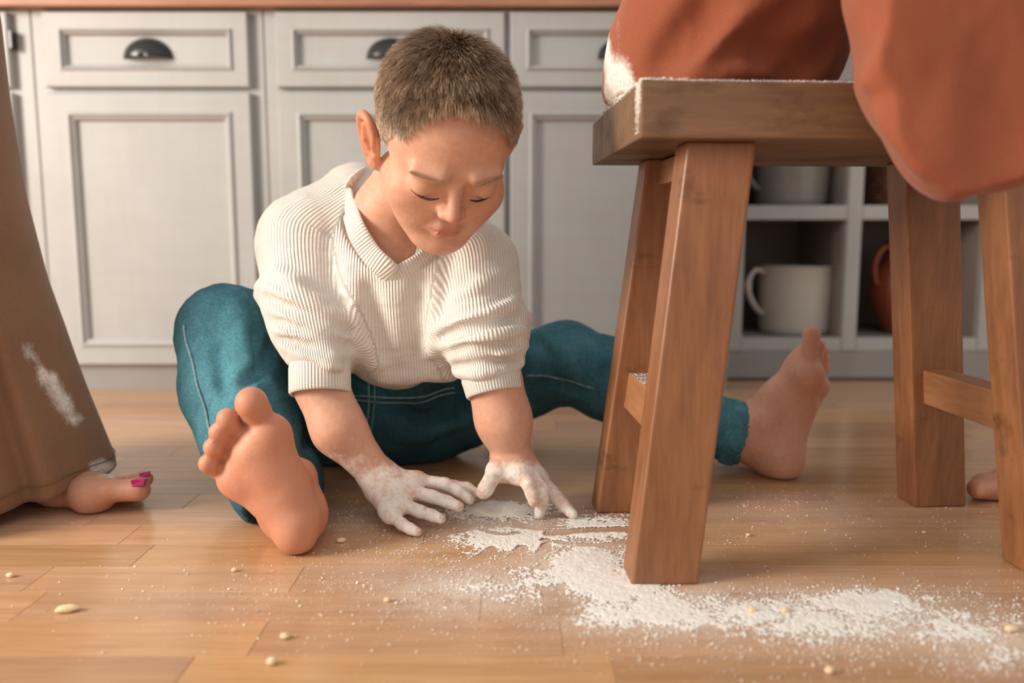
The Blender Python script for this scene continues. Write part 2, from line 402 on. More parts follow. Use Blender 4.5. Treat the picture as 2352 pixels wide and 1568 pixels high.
def denim_mat():
    m, nt, bs = newmat('denim'); v = coords(nt, 'Object')
    n1 = noise(nt, v, 9, 4); tw = N(nt, 'ShaderNodeTexWave', bands_direction='DIAGONAL'); tw.inputs['Scale'].default_value = 210; tw.inputs['Distortion'].default_value = 2.5; tw.inputs['Detail'].default_value = 2
    link(nt, v, tw.inputs['Vector']); n2 = noise(nt, v, 330, 3, .7)
    c = ramp(nt, n1, [(0.3, (0.010, 0.045, 0.068)), (0.72, (0.020, 0.090, 0.122))])
    c = mix(nt, attr(nt, 'fade'), c, (0.065, 0.27, 0.36))
    sp = math_(nt, 'MULTIPLY', tw.outputs['Fac'], n2)
    c = mix(nt, math_(nt, 'MULTIPLY', math_(nt, 'MULTIPLY_ADD', n2, 3.0, -1.1, clamp=True), math_(nt, 'MULTIPLY_ADD', attr(nt, 'fade'), .38, .10)), c, (0.28, 0.48, 0.53))
    c = mix(nt, math_(nt, 'MULTIPLY', math_(nt, 'MULTIPLY_ADD', noise(nt, coords(nt, 'Object', (1, 1, .35)), 60, 4), 3.0, -1.3, clamp=True), .35), c, (0.012, 0.06, 0.085))
    link(nt, c, bs.inputs['Base Color']); bs.inputs['Roughness'].default_value = 0.85; bs.inputs['Specular IOR Level'].default_value = 0.2
    bump(nt, math_(nt, 'ADD', tw.outputs['Fac'], n2), bs, 0.35, 0.0006)
    return m
M['denim'] = denim_mat()
M['stitch'] = simple('denim_stitch', (0.17, 0.29, 0.33), 0.8, 0.3, 200)
def knit_mat():
    m, nt, bs = newmat('cream_knit'); v = coords(nt, 'Object')
    rib = attr(nt, 'rib')                                            # metres across the ribs
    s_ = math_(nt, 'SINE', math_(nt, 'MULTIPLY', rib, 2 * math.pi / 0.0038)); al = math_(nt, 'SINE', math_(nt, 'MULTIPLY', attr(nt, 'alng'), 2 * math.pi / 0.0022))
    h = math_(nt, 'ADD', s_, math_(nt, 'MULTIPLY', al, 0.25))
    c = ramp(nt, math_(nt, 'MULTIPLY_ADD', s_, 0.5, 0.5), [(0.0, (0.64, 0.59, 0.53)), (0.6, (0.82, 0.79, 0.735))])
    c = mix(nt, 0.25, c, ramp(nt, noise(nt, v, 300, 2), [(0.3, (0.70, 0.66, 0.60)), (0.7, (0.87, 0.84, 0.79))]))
    link(nt, c, bs.inputs['Base Color']); bs.inputs['Roughness'].default_value = 0.9; bs.inputs['Specular IOR Level'].default_value = 0.15
    bs.inputs['Sheen Weight'].default_value = 0.25
    bump(nt, h, bs, 0.55, 0.0011)
    return m
M['knit'] = knit_mat()
def cloth_mat(name, a, b, flour=True, scale=500):
    m, nt, bs = newmat(name); v = coords(nt, 'Object')
    c = ramp(nt, noise(nt, v, 6, 4), [(0.3, a), (0.7, b)])
    wv = noise(nt, v, scale, 2)
    c = mix(nt, 0.2, c, ramp(nt, wv, [(0.3, tuple(x * 0.7 for x in a)), (0.7, tuple(min(1, x * 1.25) for x in b))]))
    f = attr(nt, 'flour'); fn = math_(nt, 'ADD', math_(nt, 'MULTIPLY', noise(nt, v, 260, 4, 0.7), 0.6), math_(nt, 'MULTIPLY', noise(nt, v, 40, 4, 0.6), 0.6))
    mk = ramp(nt, math_(nt, 'ADD', fn, math_(nt, 'MULTIPLY_ADD', f, 0.8, -0.75)), [(0.3, (0, 0, 0)), (0.7, (0.9, 0.9, 0.9))])
    mk = mix(nt, f, (0, 0, 0), mk)
    c = mix(nt, mk, c, FLOUR_COL); link(nt, c, bs.inputs['Base Color']); bs.inputs['Roughness'].default_value = 0.88; bs.inputs['Specular IOR Level'].default_value = 0.15
    bs.inputs['Sheen Weight'].default_value = 0.15
    bump(nt, wv, bs, 0.25, 0.0006)
    return m
M['brown'] = cloth_mat('brown_fleece', (0.205, 0.108, 0.060), (0.285, 0.155, 0.090))
M['terra'] = cloth_mat('terracotta_cloth', (0.25, 0.070, 0.035), (0.345, 0.108, 0.056), scale=700)
def hair_mat():
    m, nt, bs = newmat('light_brown_hair'); t = attr(nt, 'tone')
    c = ramp(nt, t, [(0.0, (0.16, 0.096, 0.056)), (0.5, (0.42, 0.285, 0.182)), (1.0, (0.84, 0.66, 0.48))])
    link(nt, c, bs.inputs['Base Color']); bs.inputs['Roughness'].default_value = 0.42; bs.inputs['Specular IOR Level'].default_value = 0.5
    return m
M['hair'] = hair_mat()
M['flour'] = simple('flour', FLOUR_COL, 0.95, 0.04, 120, 0.1, bmp=0.6, bscale=700, bdist=0.0015)

# ================================================================ the room
YC, YS = G(1176, 894)[1], G(1176, 868)[1]                     # faces of the drawer cabinets and of the shelf cabinet
floor = box_obj('floor', -4, 4, -2.5, 2.9, -0.05, -0.006, M['floor']); tag(floor, 'oak parquet floor of short strips', 'floor', kind='structure')
STRIP = 0.062
def plank_floor():
    meshes = {}
    y = 0.33; row = 0
    while y < 1.86:
        half = 0.66 * y + 0.12; x = -half - random.random() * 0.3; row += 1
        while x < half:
            L = random.choice((0.26, 0.34, 0.42, 0.50))
            if L not in meshes:
                bm = bmesh.new(); bm_box(bm, 0.0002, L - 0.0002, 0.0002, STRIP - 0.0002, -0.006, 0, 0.0003, 1)
                me = bpy.data.meshes.new('strip'); bm.to_mesh(me); bm.free(); me.materials.append(M['floor']); meshes[L] = me
            o = bpy.data.objects.new('strip', meshes[L]); C.objects.link(o); o.parent = floor; o.location = (x, y, 0); x += L
        y += STRIP
plank_floor()
wall = box_obj('wall_back', -4, 4, 2.62, 2.75, 0, 2.6, M['wall']); tag(wall, 'plain wall behind the cabinets', 'wall', kind='structure')

def PX(px, py, Y): return P(px, py, Y)[0]
def PZ(py, Y): return P(1176, py, Y)[2]
YF = YC - 0.018                                                # front of doors
ZT = PZ(15, YC - 0.03)                                         # underside of the worktop
def ring_frame(bm, x0, x1, z0, z1, ix0, ix1, iz0, iz1, y, yi, yb):
    """a rail-and-stile frame with a sloped moulding towards the panel: outer rectangle at y, inner rectangle at yi"""
    o = [(x0, z0), (x1, z0), (x1, z1), (x0, z1)]; i = [(ix0, iz0), (ix1, iz0), (ix1, iz1), (ix0, iz1)]
    R = [[bm.verts.new((a, yb, b)) for a, b in o]]
    R.append([bm.verts.new((a, y + 0.003, b)) for a, b in o])
    e = 0.003
    R.append([bm.verts.new((a + e * s, y, b + e * t)) for (a, b), (s, t) in zip(o, ((1, 1), (-1, 1), (-1, -1), (1, -1)))])
    R.append([bm.verts.new((a, y, b)) for a, b in i])
    R.append([bm.verts.new((a, yi, b)) for a, b in i])
    for a, b in zip(R[:-1], R[1:]):
        for k in range(4): bm.faces.new((a[k], a[(k + 1) % 4], b[(k + 1) % 4], b[k]))
def moulding(bm, x0, x1, z0, z1, wd, y, yi):
    """bead around the panel, mitred at the corners"""
    prof = [(0, 0.0), (0.12, -0.004), (0.34, -0.0055), (0.5, -0.001), (0.62, 0.0005), (0.8, 0.003), (1.0, yi - y), (1.0, yi - y + 0.004)]
    R = []
    for t, dy in prof:
        e = wd * t; R.append([bm.verts.new(c) for c in ((x0 + e, y + dy, z0 + e), (x1 - e, y + dy, z0 + e), (x1 - e, y + dy, z1 - e), (x0 + e, y + dy, z1 - e))])
    for a, b in zip(R[:-1], R[1:]):
        for k in range(4): bm.faces.new((a[k], a[(k + 1) % 4], b[(k + 1) % 4], b[k]))
def front(name, parent, x0, x1, z0, z1, rail, mw, pull=False):
    """a drawer or door front: frame, moulding, panel, and for a drawer its cup pull"""
    yi = YF + 0.011
    bm = bmesh.new(); ring_frame(bm, x0, x1, z0, z1, x0 + rail, x1 - rail, z0 + rail, z1 - rail, YF, YF + 0.004, YC)
    o = bm_obj(name, bm, M['paint'], parent)
    bm = bmesh.new(); moulding(bm, x0 + rail, x1 - rail, z0 + rail, z1 - rail, mw, YF, yi); bm_obj('moulding', bm, M['paint'], o)
    e = rail + mw; box_obj('panel', x0 + e - 0.002, x1 - e + 0.002, yi, yi + 0.006, z0 + e - 0.002, z1 - e + 0.002, M['paint'], o)
    if pull: cup_pull(o, (x0 + x1) / 2, (z0 + z1) / 2 - 0.001, yi)
    return o
def cup_pull(parent, cx, cz, y):
    """bin pull: a quarter-dome open below, with a flat rim against the panel"""
    a, b, dp = 0.047, 0.036, 0.026; V = []; F = []; n, m = 24, 9
    for j in range(m + 1):
        ph = math.pi / 2 * j / m
        for i in range(n + 1):
            th = math.pi * i / n
            V.append((cx + a * math.cos(th) * math.cos(ph) ** 0.8, y - dp * math.sin(ph), cz - 0.016 + b * math.sin(th) * math.cos(ph) ** 0.8 + 0.0))
    for j in range(m):
        for i in range(n): F.append((j * (n + 1) + i, j * (n + 1) + i + 1, (j + 1) * (n + 1) + i + 1, (j + 1) * (n + 1) + i))
    o = mesh_obj('cup_pull', V, F, M['pull'], parent, True); md = o.modifiers.new('thick', 'SOLIDIFY'); md.thickness = 0.003; md.offset = 1
    rim = cr([(cx + (a + 0.004) * math.cos(math.pi * i / 12), y - 0.001, cz - 0.016 + (b + 0.004) * math.sin(math.pi * i / 12)) for i in range(13)], 3)
    V2 = o.data
    sweep('pull_rim', rim, 0.0035, M['pull'], parent, 6, flat=0.6)
def cabinet(label, xl, xr, fronts):
    t = empty('cabinet', ((xl + xr) / 2, YC, 0)); tag(t, label, 'cabinet', 'painted drawer cabinets')
    def own(o): o.location.x -= t.location.x; o.location.y -= t.location.y; return o
    zb = PZ(846, YC)
    own(box_obj('body', xl, xr, YC, YC + 0.5, zb, ZT, M['paint'], t, 0.002, 1))
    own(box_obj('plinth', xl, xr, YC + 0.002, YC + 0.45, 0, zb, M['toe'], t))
    for x0, x1 in fronts:
        own(front('drawer', t, x0, x1, PZ(200, YF), PZ(26, YF), 0.034, 0.014, True))
        own(front('door', t, x0, x1, PZ(838, YF), PZ(212, YF), 0.040, 0.020))
    return t
X = lambda px: PX(px, 450, YF)
sA, sB = X(88), X(614); xE = X(1688)
cabA = cabinet('grey-white drawer cabinet cut by the left edge behind brown trousers', X(-600), sA - 0.0008, [(X(-548), X(44))])
cabB = cabinet('single-door grey-white drawer cabinet left of the boy', sA + 0.0008, sB - 0.0008, [(X(122), X(583))])
cabC = cabinet('two-door grey-white drawer cabinet behind the boy', sB + 0.0008, xE, [(X(645), X(1160)), (X(1172), X(1680))])
hb = bmesh.new(); bm_box(hb, X(47), X(55), YF - 0.004, YC, PZ(112, YF), PZ(70, YF), 0.001, 1)
hi = bm_obj('hinge', hb, M['pull'], cabA); hi.location = (-cabA.location.x, -cabA.location.y, 0)
wt = box_obj('worktop', X(-640), 1.75, YC - 0.035, YC + 0.62, ZT, ZT + 0.04, M['counter'], None, 0.004, 2)
tag(wt, 'reddish brown wooden worktop over all the cabinets', 'worktop')

# ---- shelf cabinet with cubbies
def shelf_cabinet():
    x0, x1 = xE + 0.003, PX(2292, 600, YS); t = empty('shelf_cabinet', ((x0 + x1) / 2, YS, 0))
    tag(t, 'grey-white open shelf cabinet with crockery, behind the stool', 'cabinet')
    def own(o): o.location = (-t.location.x, -t.location.y, 0); return o
    zb = PZ(806, YS); D = 0.34
    xd0, xd1 = PX(1941, 640, YS), PX(1974, 640, YS); xl = PX(1708, 640, YS); xr = PX(2256, 640, YS)
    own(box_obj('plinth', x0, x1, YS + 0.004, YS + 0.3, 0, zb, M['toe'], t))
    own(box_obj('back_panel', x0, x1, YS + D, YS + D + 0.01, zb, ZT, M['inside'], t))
    for a, b in ((x0, xl), (xr, x1)): own(box_obj('side_post', a, b, YS, YS + D, zb, ZT, M['paint'], t, 0.002, 1))
    zs = [(PZ(806, YS), PZ(776, YS)), (PZ(505, YS), PZ(471, YS)), (PZ(212, YS), PZ(190, YS))]
    for a, b in ((xl, xd0), (xd1, xr)):
        for z0, z1 in zs:
            own(box_obj('shelf_rail', a, b, YS + 0.002, YS + 0.022, z0, z1, M['paint'], t, 0.002, 1))
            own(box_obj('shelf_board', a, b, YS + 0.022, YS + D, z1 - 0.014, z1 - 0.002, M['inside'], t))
        own(box_obj('drawer', a + 0.003, b - 0.003, YS - 0.004, YS + 0.02, PZ(188, YS), ZT - 0.006, M['paint'], t, 0.003, 1))
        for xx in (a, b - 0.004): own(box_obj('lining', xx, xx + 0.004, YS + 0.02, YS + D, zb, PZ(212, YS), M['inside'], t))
    own(box_obj('divider', xd0, xd1, YS, YS + D, zb, ZT, M['paint'], t, 0.002, 1))
    return zs
zs = shelf_cabinet()
def mug(label, px, py0, z0, Y, r, h, mat, hand, name):
    c = P(px, py0, Y); t = empty(name, (c[0], Y, z0)); tag(t, label, 'pot')
    lathe('body', [(0.001, 0.0), (r * 0.86, 0.0), (r * 0.93, 0.006), (r * 0.96, 0.02), (r, h * 0.7), (r * 1.0, h), (r * 1.015, h + 0.003), (r * 0.98, h + 0.003), (r * 0.95, h * 0.7), (r * 0.9, 0.012), (0.001, 0.01)], mat, t)
    lathe('rim', [(r * 1.0, h), (r * 1.03, h + 0.001), (r * 1.03, h + 0.004), (r * 0.99, h + 0.005)], M['rim'] if mat is M['steel'] else mat, t)
    a = math.radians(200)
    pts = [(-r * 0.96 * 1, -0.02, h * 0.93), (-r - 0.02, -0.025, h * 0.96), (-r - 0.036, -0.027, h * 0.78), (-r - 0.034, -0.027, h * 0.6), (-r - 0.015, -0.024, h * 0.40), (-r * 0.95, -0.018, h * 0.30)]
    sweep('handle', cr(pts, 6), hand, mat, t, 8, flat=1.5)
    return t
mug('big white enamel mug on the lower left shelf', 1826, 690, zs[0][1] - 0.002, YS + 0.13, 0.093, 0.168, M['enamel'], 0.0065, 'enamel_mug')
mug('grey metal pot on the upper left shelf above the white mug', 1818, 420, zs[1][1] - 0.002, YS + 0.14, 0.092, 0.15, M['steel'], 0.0065, 'metal_pot')
def jug():
    c = P(2078, 640, YS + 0.13); t = empty('clay_jug', (c[0], c[1], zs[0][1] - 0.002)); tag(t, 'glossy red clay jug on the lower right shelf behind stool leg', 'jug')
    pr = [(0.001, 0), (0.045, 0), (0.05, 0.01), (0.075, 0.06), (0.086, 0.11), (0.078, 0.155), (0.055, 0.185), (0.047, 0.21), (0.054, 0.232), (0.05, 0.232), (0.043, 0.21), (0.05, 0.185), (0.07, 0.15), (0.078, 0.11), (0.04, 0.01), (0.001, 0.008)]
    lathe('body', pr, M['clay'], t)
    sweep('handle', cr([(-0.048, -0.02, 0.222), (-0.075, -0.03, 0.215), (-0.092, -0.033, 0.18), (-0.088, -0.03, 0.14), (-0.078, -0.025, 0.125)], 6), 0.007, M['clay'], t)
jug()
def basket():
    c = P(2050, 430, YS + 0.12); t = empty('wicker_basket', (c[0], c[1], zs[1][1] - 0.002)); tag(t, 'dark brown wicker basket on the upper right shelf', 'basket')
    lathe('liner', [(0.001, 0.002), (0.07, 0.002), (0.082, 0.13), (0.078, 0.13), (0.066, 0.006), (0.001, 0.006)], M['rim'], t)
    for j in range(13):
        z = 0.006 + j * 0.0098; r = 0.073 + 0.012 * j / 12
        sweep('strand', [(1.0 * (r + 0.0035 * (1 if (i + j) % 2 else -1)) * math.cos(2 * math.pi * i / 44), (r + 0.0035 * (1 if (i + j) % 2 else -1)) * math.sin(2 * math.pi * i / 44), z + 0.0012 * math.sin(i * 1.7 + j)) for i in range(44)], 0.0048, M['wicker'], t, 6, True)
basket()

# ================================================================ stool
SYAW = math.radians(3.2)
def stool():
    A = P(1474, 184, 0.772); zt = A[2]; zb = zt - 0.051
    t = empty('stool', (A[0], A[1], 0), SYAW); tag(t, 'low brown wooden stool with splayed legs, dusted with flour', 'stool')
    L, D = 0.474, 0.292
    nb = 4; 
    for i in range(nb):
        y0 = D * i / nb; y1 = D * (i + 1) / nb
        bm = bmesh.new(); bm_box(bm, 0, L, y0 + (0.0004 if i else 0), y1 - (0.0004 if i < nb - 1 else 0), zb, zt, 0.0022, 2); bm_obj('seat_board', bm, M['stool_x'], t)
    lw, ld, sx, sy, ov = 0.067, 0.046, 0.050, 0.020, 0.050
    def leg(x0, y0, dx, dy, zc):
        c = [(x0 + dx, y0 + dy, 0), (x0 + dx + lw, y0 + dy, 0), (x0 + dx + lw, y0 + dy + ld, 0), (x0 + dx, y0 + dy + ld, 0),
             (x0, y0, zc), (x0 + lw, y0, zc), (x0 + lw, y0 + ld, zc), (x0, y0 + ld, zc)]
        bm = bmesh.new(); bm_hexa(bm, c, 0.0035, 3); return bm_obj('leg', bm, M['stool_z'], t)
    xl, xr, yf, yr = ov, L - ov - lw, 0.024, D - 0.046 - ld
    leg(xl, yf, -sx, -sy, zb); leg(xr, yf, sx, -sy, zb); leg(xl, yr, -sx, sy, zb); leg(xr, yr, sx, sy, zb)
    for xx, s in ((xl, -1), (xr, 1)):
        for z0, z1, wx in ((0.135, 0.178, 0.034), (zb - 0.03, zb - 0.002, 0.030)):
            f0, f1 = 1 - z0 / zb, 1 - z1 / zb
            xa0 = xx + s * sx * f0 + (lw - wx) * 0.45; xa1 = xx + s * sx * f1 + (lw - wx) * 0.45
            ya0, yb0 = yf + ld - sy * f0 - 0.004, yr + sy * f0 + 0.004; ya1, yb1 = yf + ld - sy * f1 - 0.004, yr + sy * f1 + 0.004
            bm = bmesh.new(); bm_hexa(bm, [(xa0, ya0, z0), (xa0 + wx, ya0, z0), (xa0 + wx, yb0, z0), (xa0, yb0, z0), (xa1, ya1, z1), (xa1 + wx, ya1, z1), (xa1 + wx, yb1, z1), (xa1, yb1, z1)], 0.002, 2)
            bm_obj('stretcher' if z0 < 0.3 else 'apron', bm, M['stool_y'], t)
    return t, zt, zb, L, D
st, SZT, SZB, SL, SD = stool()

# ================================================================ the boy
def rotm(pitch, yaw, roll):
    return np.array(Matrix.Rotation(yaw, 3, 'Z') @ Matrix.Rotation(roll, 3, 'Y') @ Matrix.Rotation(pitch, 3, 'X'))
HC = P(1018, 324, 0.95); HR = rotm(math.radians(44), math.radians(17), math.radians(1.5)); HS = 1.01
def H(x, y, z): return HC + HR @ (np.array([x, y, z]) * HS)
def bounds(pts, m): pts = np.array(pts); return pts.min(0) - m, pts.max(0) + m
parts_v = []; parts_f = []; nv = 0
def add_part(V, F):
    global nv
    parts_v.append(V); parts_f.append(F + nv); nv += len(V)

# ---- head and neck
def head_field():
    nb = P(905, 590, 1.05)
    lo, hi = bounds([H(x, y, z) for x in (-.1, .1) for y in (-.12, .12) for z in (-.12, .12)] + [nb], 0.03)
    f = Field(lo, hi, 0.0023)
    E = lambda c, r, k, op='add', R=None: f.ell(H(*c), np.array(r) * HS, HR if R is None else HR @ R, k, op)
    K = lambda a, b, ra, rb, k, op='add': f.cap(H(*a), H(*b), ra * HS, rb * HS, k, op)
    E((0, .010, .034), (.0740, .083, .0680), .01)                    # skull
    E((0, -.030, .030), (.062, .055, .060), .02)                     # forehead
    E((0, -.034, -.030), (.056, .050, .060), .025)                   # face
    for s in (-1, 1):
        K((s * .041, -.050, -.030), (s * .030, -.055, -.047), .0240, .0215, .022)   # cheeks
        K((s * .050, .004, -.044), (s * .018, -.060, -.084), .017, .015, .025)   # jaw
    E((0, -.070, -.086), (.017, .015, .014), .018)                   # chin
    for s in (-1, 1):
        E((s * .030, -.1015, .004), (.020, .021, .014), .016, 'sub')  # eye sockets
        E((s * .0305, -.0735, .000), (.0165, .0140, .0135), .006)     # closed lids over the eyes
        K((s * .018, -.0885, .0205), (s * .044, -.077, .020), .0050, .0045, .016)  # brows
        K((s * .017, -.0880, -.0070), (s * .043, -.0765, -.0065), .0012, .0012, .0028, 'sub')  # lid edge
    K((0, -.086, .000), (0, -.0995, -.0215), .0048, .0080, .013)      # nose
    for s in (-1, 1):
        E((s * .0095, -.0915, -.0250), (.0065, .0078, .0058), .006)
        E((s * .0050, -.0975, -.0310), (.0028, .0036, .0026), .002, 'sub')
    K((-.007, -.0855, -.0490), (.007, -.0855, -.0490), .0050, .0050, .010)  # upper lip
    K((-.016, -.082, -.0540), (.016, -.082, -.0540), .0030, .0030, .008)
    K((-.007, -.0840, -.0600), (.007, -.0840, -.0600), .0052, .0052, .009)  # lower lip
    K((-.018, -.0845, -.0545), (0, -.0912, -.0540), .0011, .0012, .0025, 'sub'); K((.018, -.0845, -.0545), (0, -.0912, -.0540), .0011, .0012, .0025, 'sub')
    for s in (-1, 1):                                                # ears
        T = np.array(Matrix.Rotation(s * math.radians(-24), 3, 'Z') @ Matrix.Rotation(s * math.radians(10), 3, 'Y'))
        def e(y, z, o=0.0): return np.array([s * .0735, .010, -.012]) + T @ np.array([s * (.006 + o), y, z])
        helix = cr([e(-.006, -.006), e(-.012, .014), e(-.004, .029), e(.010, .031), e(.019, .020), e(.019, .002), e(.012, -.015), e(.003, -.028), e(-.006, -.027), e(-.008, -.014)], 4)
        f.ell(H(*e(.004, .000, -.004)), np.array((.0045, .018, .029)) * HS, HR @ T, .004)
        f.chain([H(*p) for p in helix], 0.0042 * HS, .004)
        f.ell(H(*e(-.007, -.026, 0.0)), np.array((.005, .007, .007)) * HS, HR @ T, .005)
        f.ell(H(*e(.000, -.005, .005)), np.array((.0065, .0085, .013)) * HS, HR @ T, .003, 'sub')
        f.chain([H(*e(.010, .016, .001)), H(*e(.009, -.002, .002)), H(*e(.000, -.016, .001))], 0.0028 * HS, .004)
    f.chain([H(0, .035, -.045), nb + np.array([-.004, -.01, .055]), nb, nb + np.array([0, .02, -.03])], [.046, .043, .046, .058], .016, .01)
    f.cap(nb + np.array([-.075, .01, -.012]), nb + np.array([.085, .0, -.016]), .034, .034, .02)
    return f
hf = head_field(); hv, hF = hf.mesh(1); add_part(hv, hF)

# ---- arms and hands
def arm(elbow, mid, wrist, relbow, rmid, rwrist, palm, fingers, thumb, rootpull, res=0.0019):
    pts = [elbow, wrist] + [p for f_ in fingers for p in f_[0]] + list(thumb[0])
    lo, hi = bounds(pts, 0.055); f = Field(lo, hi, res)
    f.chain([elbow, mid, wrist], [relbow, rmid, rwrist], .01, .02)
    for a, b, ra, rb in palm: f.cap(a, b, ra, rb, .014)
    for pts, rad in fingers:
        f.chain([np.array([p[0], p[1], max(p[2], r * 1.06 * .97)]) for p, r in zip(pts, rad)], [r * 1.06 for r in rad], .0035, .003)
    f.chain(thumb[0], thumb[1], .006, .004)
    return f
# right arm (left in the picture): flat on the floor
W = P(872, 1098, .985); EL = P(735, 880, 1.0); MD = P(778, 985, .985)
mi, mm, mr, mp = P(958, 1103, .985), P(934, 1126, .970), P(918, 1156, .950), P(898, 1181, .930)
fing = [([P(945, 1103, .986), mi, P(1022, 1111, .985), P(1052, 1126, .984), P(1079, 1147, .980)], [.0085, .0080, .0074, .0068, .0058]),
        ([P(915, 1125, .972), mm, P(992, 1140, .962), P(1028, 1152, .957), P(1053, 1163, .953)], [.0085, .0082, .0076, .0070, .0062]),
        ([P(900, 1150, .952), mr, P(964, 1174, .940), P(992, 1183, .936), P(1012, 1191, .932)], [.0085, .0080, .0072, .0066, .0058]),
        ([P(885, 1175, .935), mp, P(924, 1204, .918), P(942, 1214, .913), P(957, 1221, .910)], [.0080, .0072, .0064, .0060, .0054])]
th = ([P(905, 1110, 1.0), P(965, 1112, 1.012), P(1040, 1118, 1.012), P(1072, 1122, 1.008), P(1092, 1131, 1.000)], [.011, .011, .0085, .008, .0065])
palm = [(W, mi, .017, .0095), (W, mm, .018, .0105), (W, mr, .018, .010), (P(868, 1130, .965), mp, .014, .009), (mi, mp, .0085, .0075), (P(900, 1125, .965), P(905, 1160, .95), .012, .011), (P(880, 1110, .99), P(955, 1118, 1.0), .013, .010)]
rf_ = arm(EL, MD, W, .0345, .0295, .0205, palm, fing, th, 0); V_, F_ = rf_.mesh(1); add_part(V_, F_)
RARM = (len(parts_v) - 1)
# left arm (right in the picture): fingers pressing into the flour
W2 = P(1178, 1055, 1.005); EL2 = P(1137, 880, 1.0); MD2 = P(1157, 965, 1.0)
fi = [([P(1172, 1080, .990), P(1190, 1086, .980), P(1213, 1110, .965), P(1222, 1134, .962), P(1226, 1152, .960)], [.0100, .0092, .0080, .0074, .0064]),
      ([P(1195, 1076, .995), P(1214, 1082, .988), P(1245, 1122, .973), P(1245, 1152, .971), P(1239, 1180, .972)], [.0100, .0092, .0082, .0076, .0064]),
      ([P(1205, 1080, 1.005), P(1232, 1092, .998), P(1270, 1132, .986), P(1294, 1160, .979), P(1315, 1182, .972)], [.0100, .0090, .0082, .0074, .0062]),
      ([P(1205, 1085, 1.012), P(1238, 1100, 1.012), P(1272, 1136, 1.004), P(1290, 1152, 1.0), P(1306, 1168, .996)], [.0095, .0085, .0072, .0066, .0056])]
th2 = ([P(1160, 1072, .995), P(1138, 1083, .980), P(1126, 1104, .968), P(1116, 1122, .962), P(1109, 1131, .960)], [.0125, .0115, .0090, .0094, .0080])
palm2 = [(W2, fi[0][0][1], .0195, .011), (W2, fi[1][0][1], .020, .011), (W2, fi[2][0][1], .0195, .010), (W2, fi[3][0][1], .018, .010), (fi[0][0][1], fi[3][0][1], .010, .009), (W2, P(1142, 1080, .984), .017, .012), (P(1165, 1080, .985), P(1195, 1085, .98), .010, .010)]
lf_ = arm(EL2, MD2, W2, .0350, .0315, .0215, palm2, fi, th2, 0); V_, F_ = lf_.mesh(1); add_part(V_, F_)

# ---- feet
def foot(pts_bounds, build, res=0.0023):
    lo, hi = bounds(pts_bounds, 0.05); f = Field(lo, hi, res); build(f); return f
def build_rfoot(f):                                                  # sole towards the camera
    Yh = .885; P_ = globals()['P']; P = lambda a, b, Y: P_(a, b, Y * (.978 if Y < .95 else .985))
    heel = P(681, 1227, Yh); ob = P(545, 1098, .895); ib = P(618, 1000, .895)
    f.cap(heel, heel + np.array([0, .03, .010]), .0225, .0245, .01)
    f.cap(P(672, 1210, Yh), ob, .0185, .0170, .014); f.cap(P(697, 1185, .892), ib, .0145, .0200, .014)
    f.cap(P(677, 1190, .889), P(585, 1050, .893), .0205, .0225, .014)
    f.cap(ob, ib, .019, .0215, .016); f.cap(P(660, 1120, .90), P(600, 1040, .90), .024, .024, .015)
    f.cap(P(610, 1085, .895), P(575, 1095, .895), .022, .019, .015)
    f.chain([P(655, 1140, .93), P(600, 1010, .915)], [.034, .024], .02)     # instep
    f.chain([P(672, 1180, .925), P(662, 1110, .965), P(640, 1045, 1.005), P(610, 990, 1.035)], [.034, .029, .020, .018], .02, .02)
    f.cap(P(700, 1085, .955), P(698, 1080, .955), .010, .010, .015)          # ankle bone
    for a, b, r0, r1 in (((612, 985), (577, 925), .0135, .0172), ((556, 1000), (523, 962), .0088, .0120), ((534, 1025), (503, 992), .0085, .0110), ((517, 1050), (490, 1027), .0085, .0108), ((507, 1085), (478, 1064), .0085, .0104)):
        f.cap(P(*a, .900), P(*b, .880), r0, r1, .0022)
    f.plane((0, 0, 1), 0.0008, .003)
rff = foot([P(682, 1232, .88), P(560, 880, .88), P(450, 1063, .89), P(590, 900, 1.1)], build_rfoot); V_, F_ = rff.mesh(1); add_part(V_, F_)
def build_lfoot(f):                                                  # inner side towards the camera, sole to the right
    Yh = 1.155
    heel = P(1795, 1058, Yh); ball = P(1858, 862, 1.14); ballo = P(1874, 885, 1.20)
    f.cap(heel, heel + np.array([-.012, .012, .004]), .027, .027, .01)
    f.cap(heel, P(1838, 930, 1.17), .024, .023, .02); f.cap(P(1838, 930, 1.17), ball, .0205, .0195, .012); f.cap(P(1850, 930, 1.19), ballo, .018, .0175, .012)
    f.cap(ball, ballo, .0185, .0175, .010)
    f.chain([P(1690, 988, 1.19), P(1745, 985, 1.18), P(1792, 920, 1.175), P(1838, 840, 1.165), P(1856, 800, 1.16)], [.034, .034, .028, .017, .012], .02, .02)
    f.chain([P(1590, 962, 1.212), P(1690, 990, 1.187), P(1775, 1030, 1.165)], [.035, .035, .034], .02, .02)
    f.cap(P(1757, 972, 1.15), P(1757, 972, 1.15), .012, .012, .016)          # ankle bone
    for a, b, ya, r0, r1 in (((1857, 838), (1864, 768), 1.145, .0115, .0122), ((1876, 835), (1882, 792), 1.17, .0080, .0088), ((1882, 842), (1890, 806), 1.187, .0078, .0085), ((1886, 852), (1893, 822), 1.203, .0076, .0082), ((1886, 865), (1894, 840), 1.218, .0075, .0080)):
        f.cap(P(*a, ya), P(*b, ya), r0, r1, .004)
    f.plane((0, 0, 1), 0.0008, .003)
lff = foot([P(1795, 1105, 1.15), P(1864, 745, 1.15), P(1905, 870, 1.24), P(1560, 960, 1.23)], build_lfoot); V_, F_ = lff.mesh(1); add_part(V_, F_)
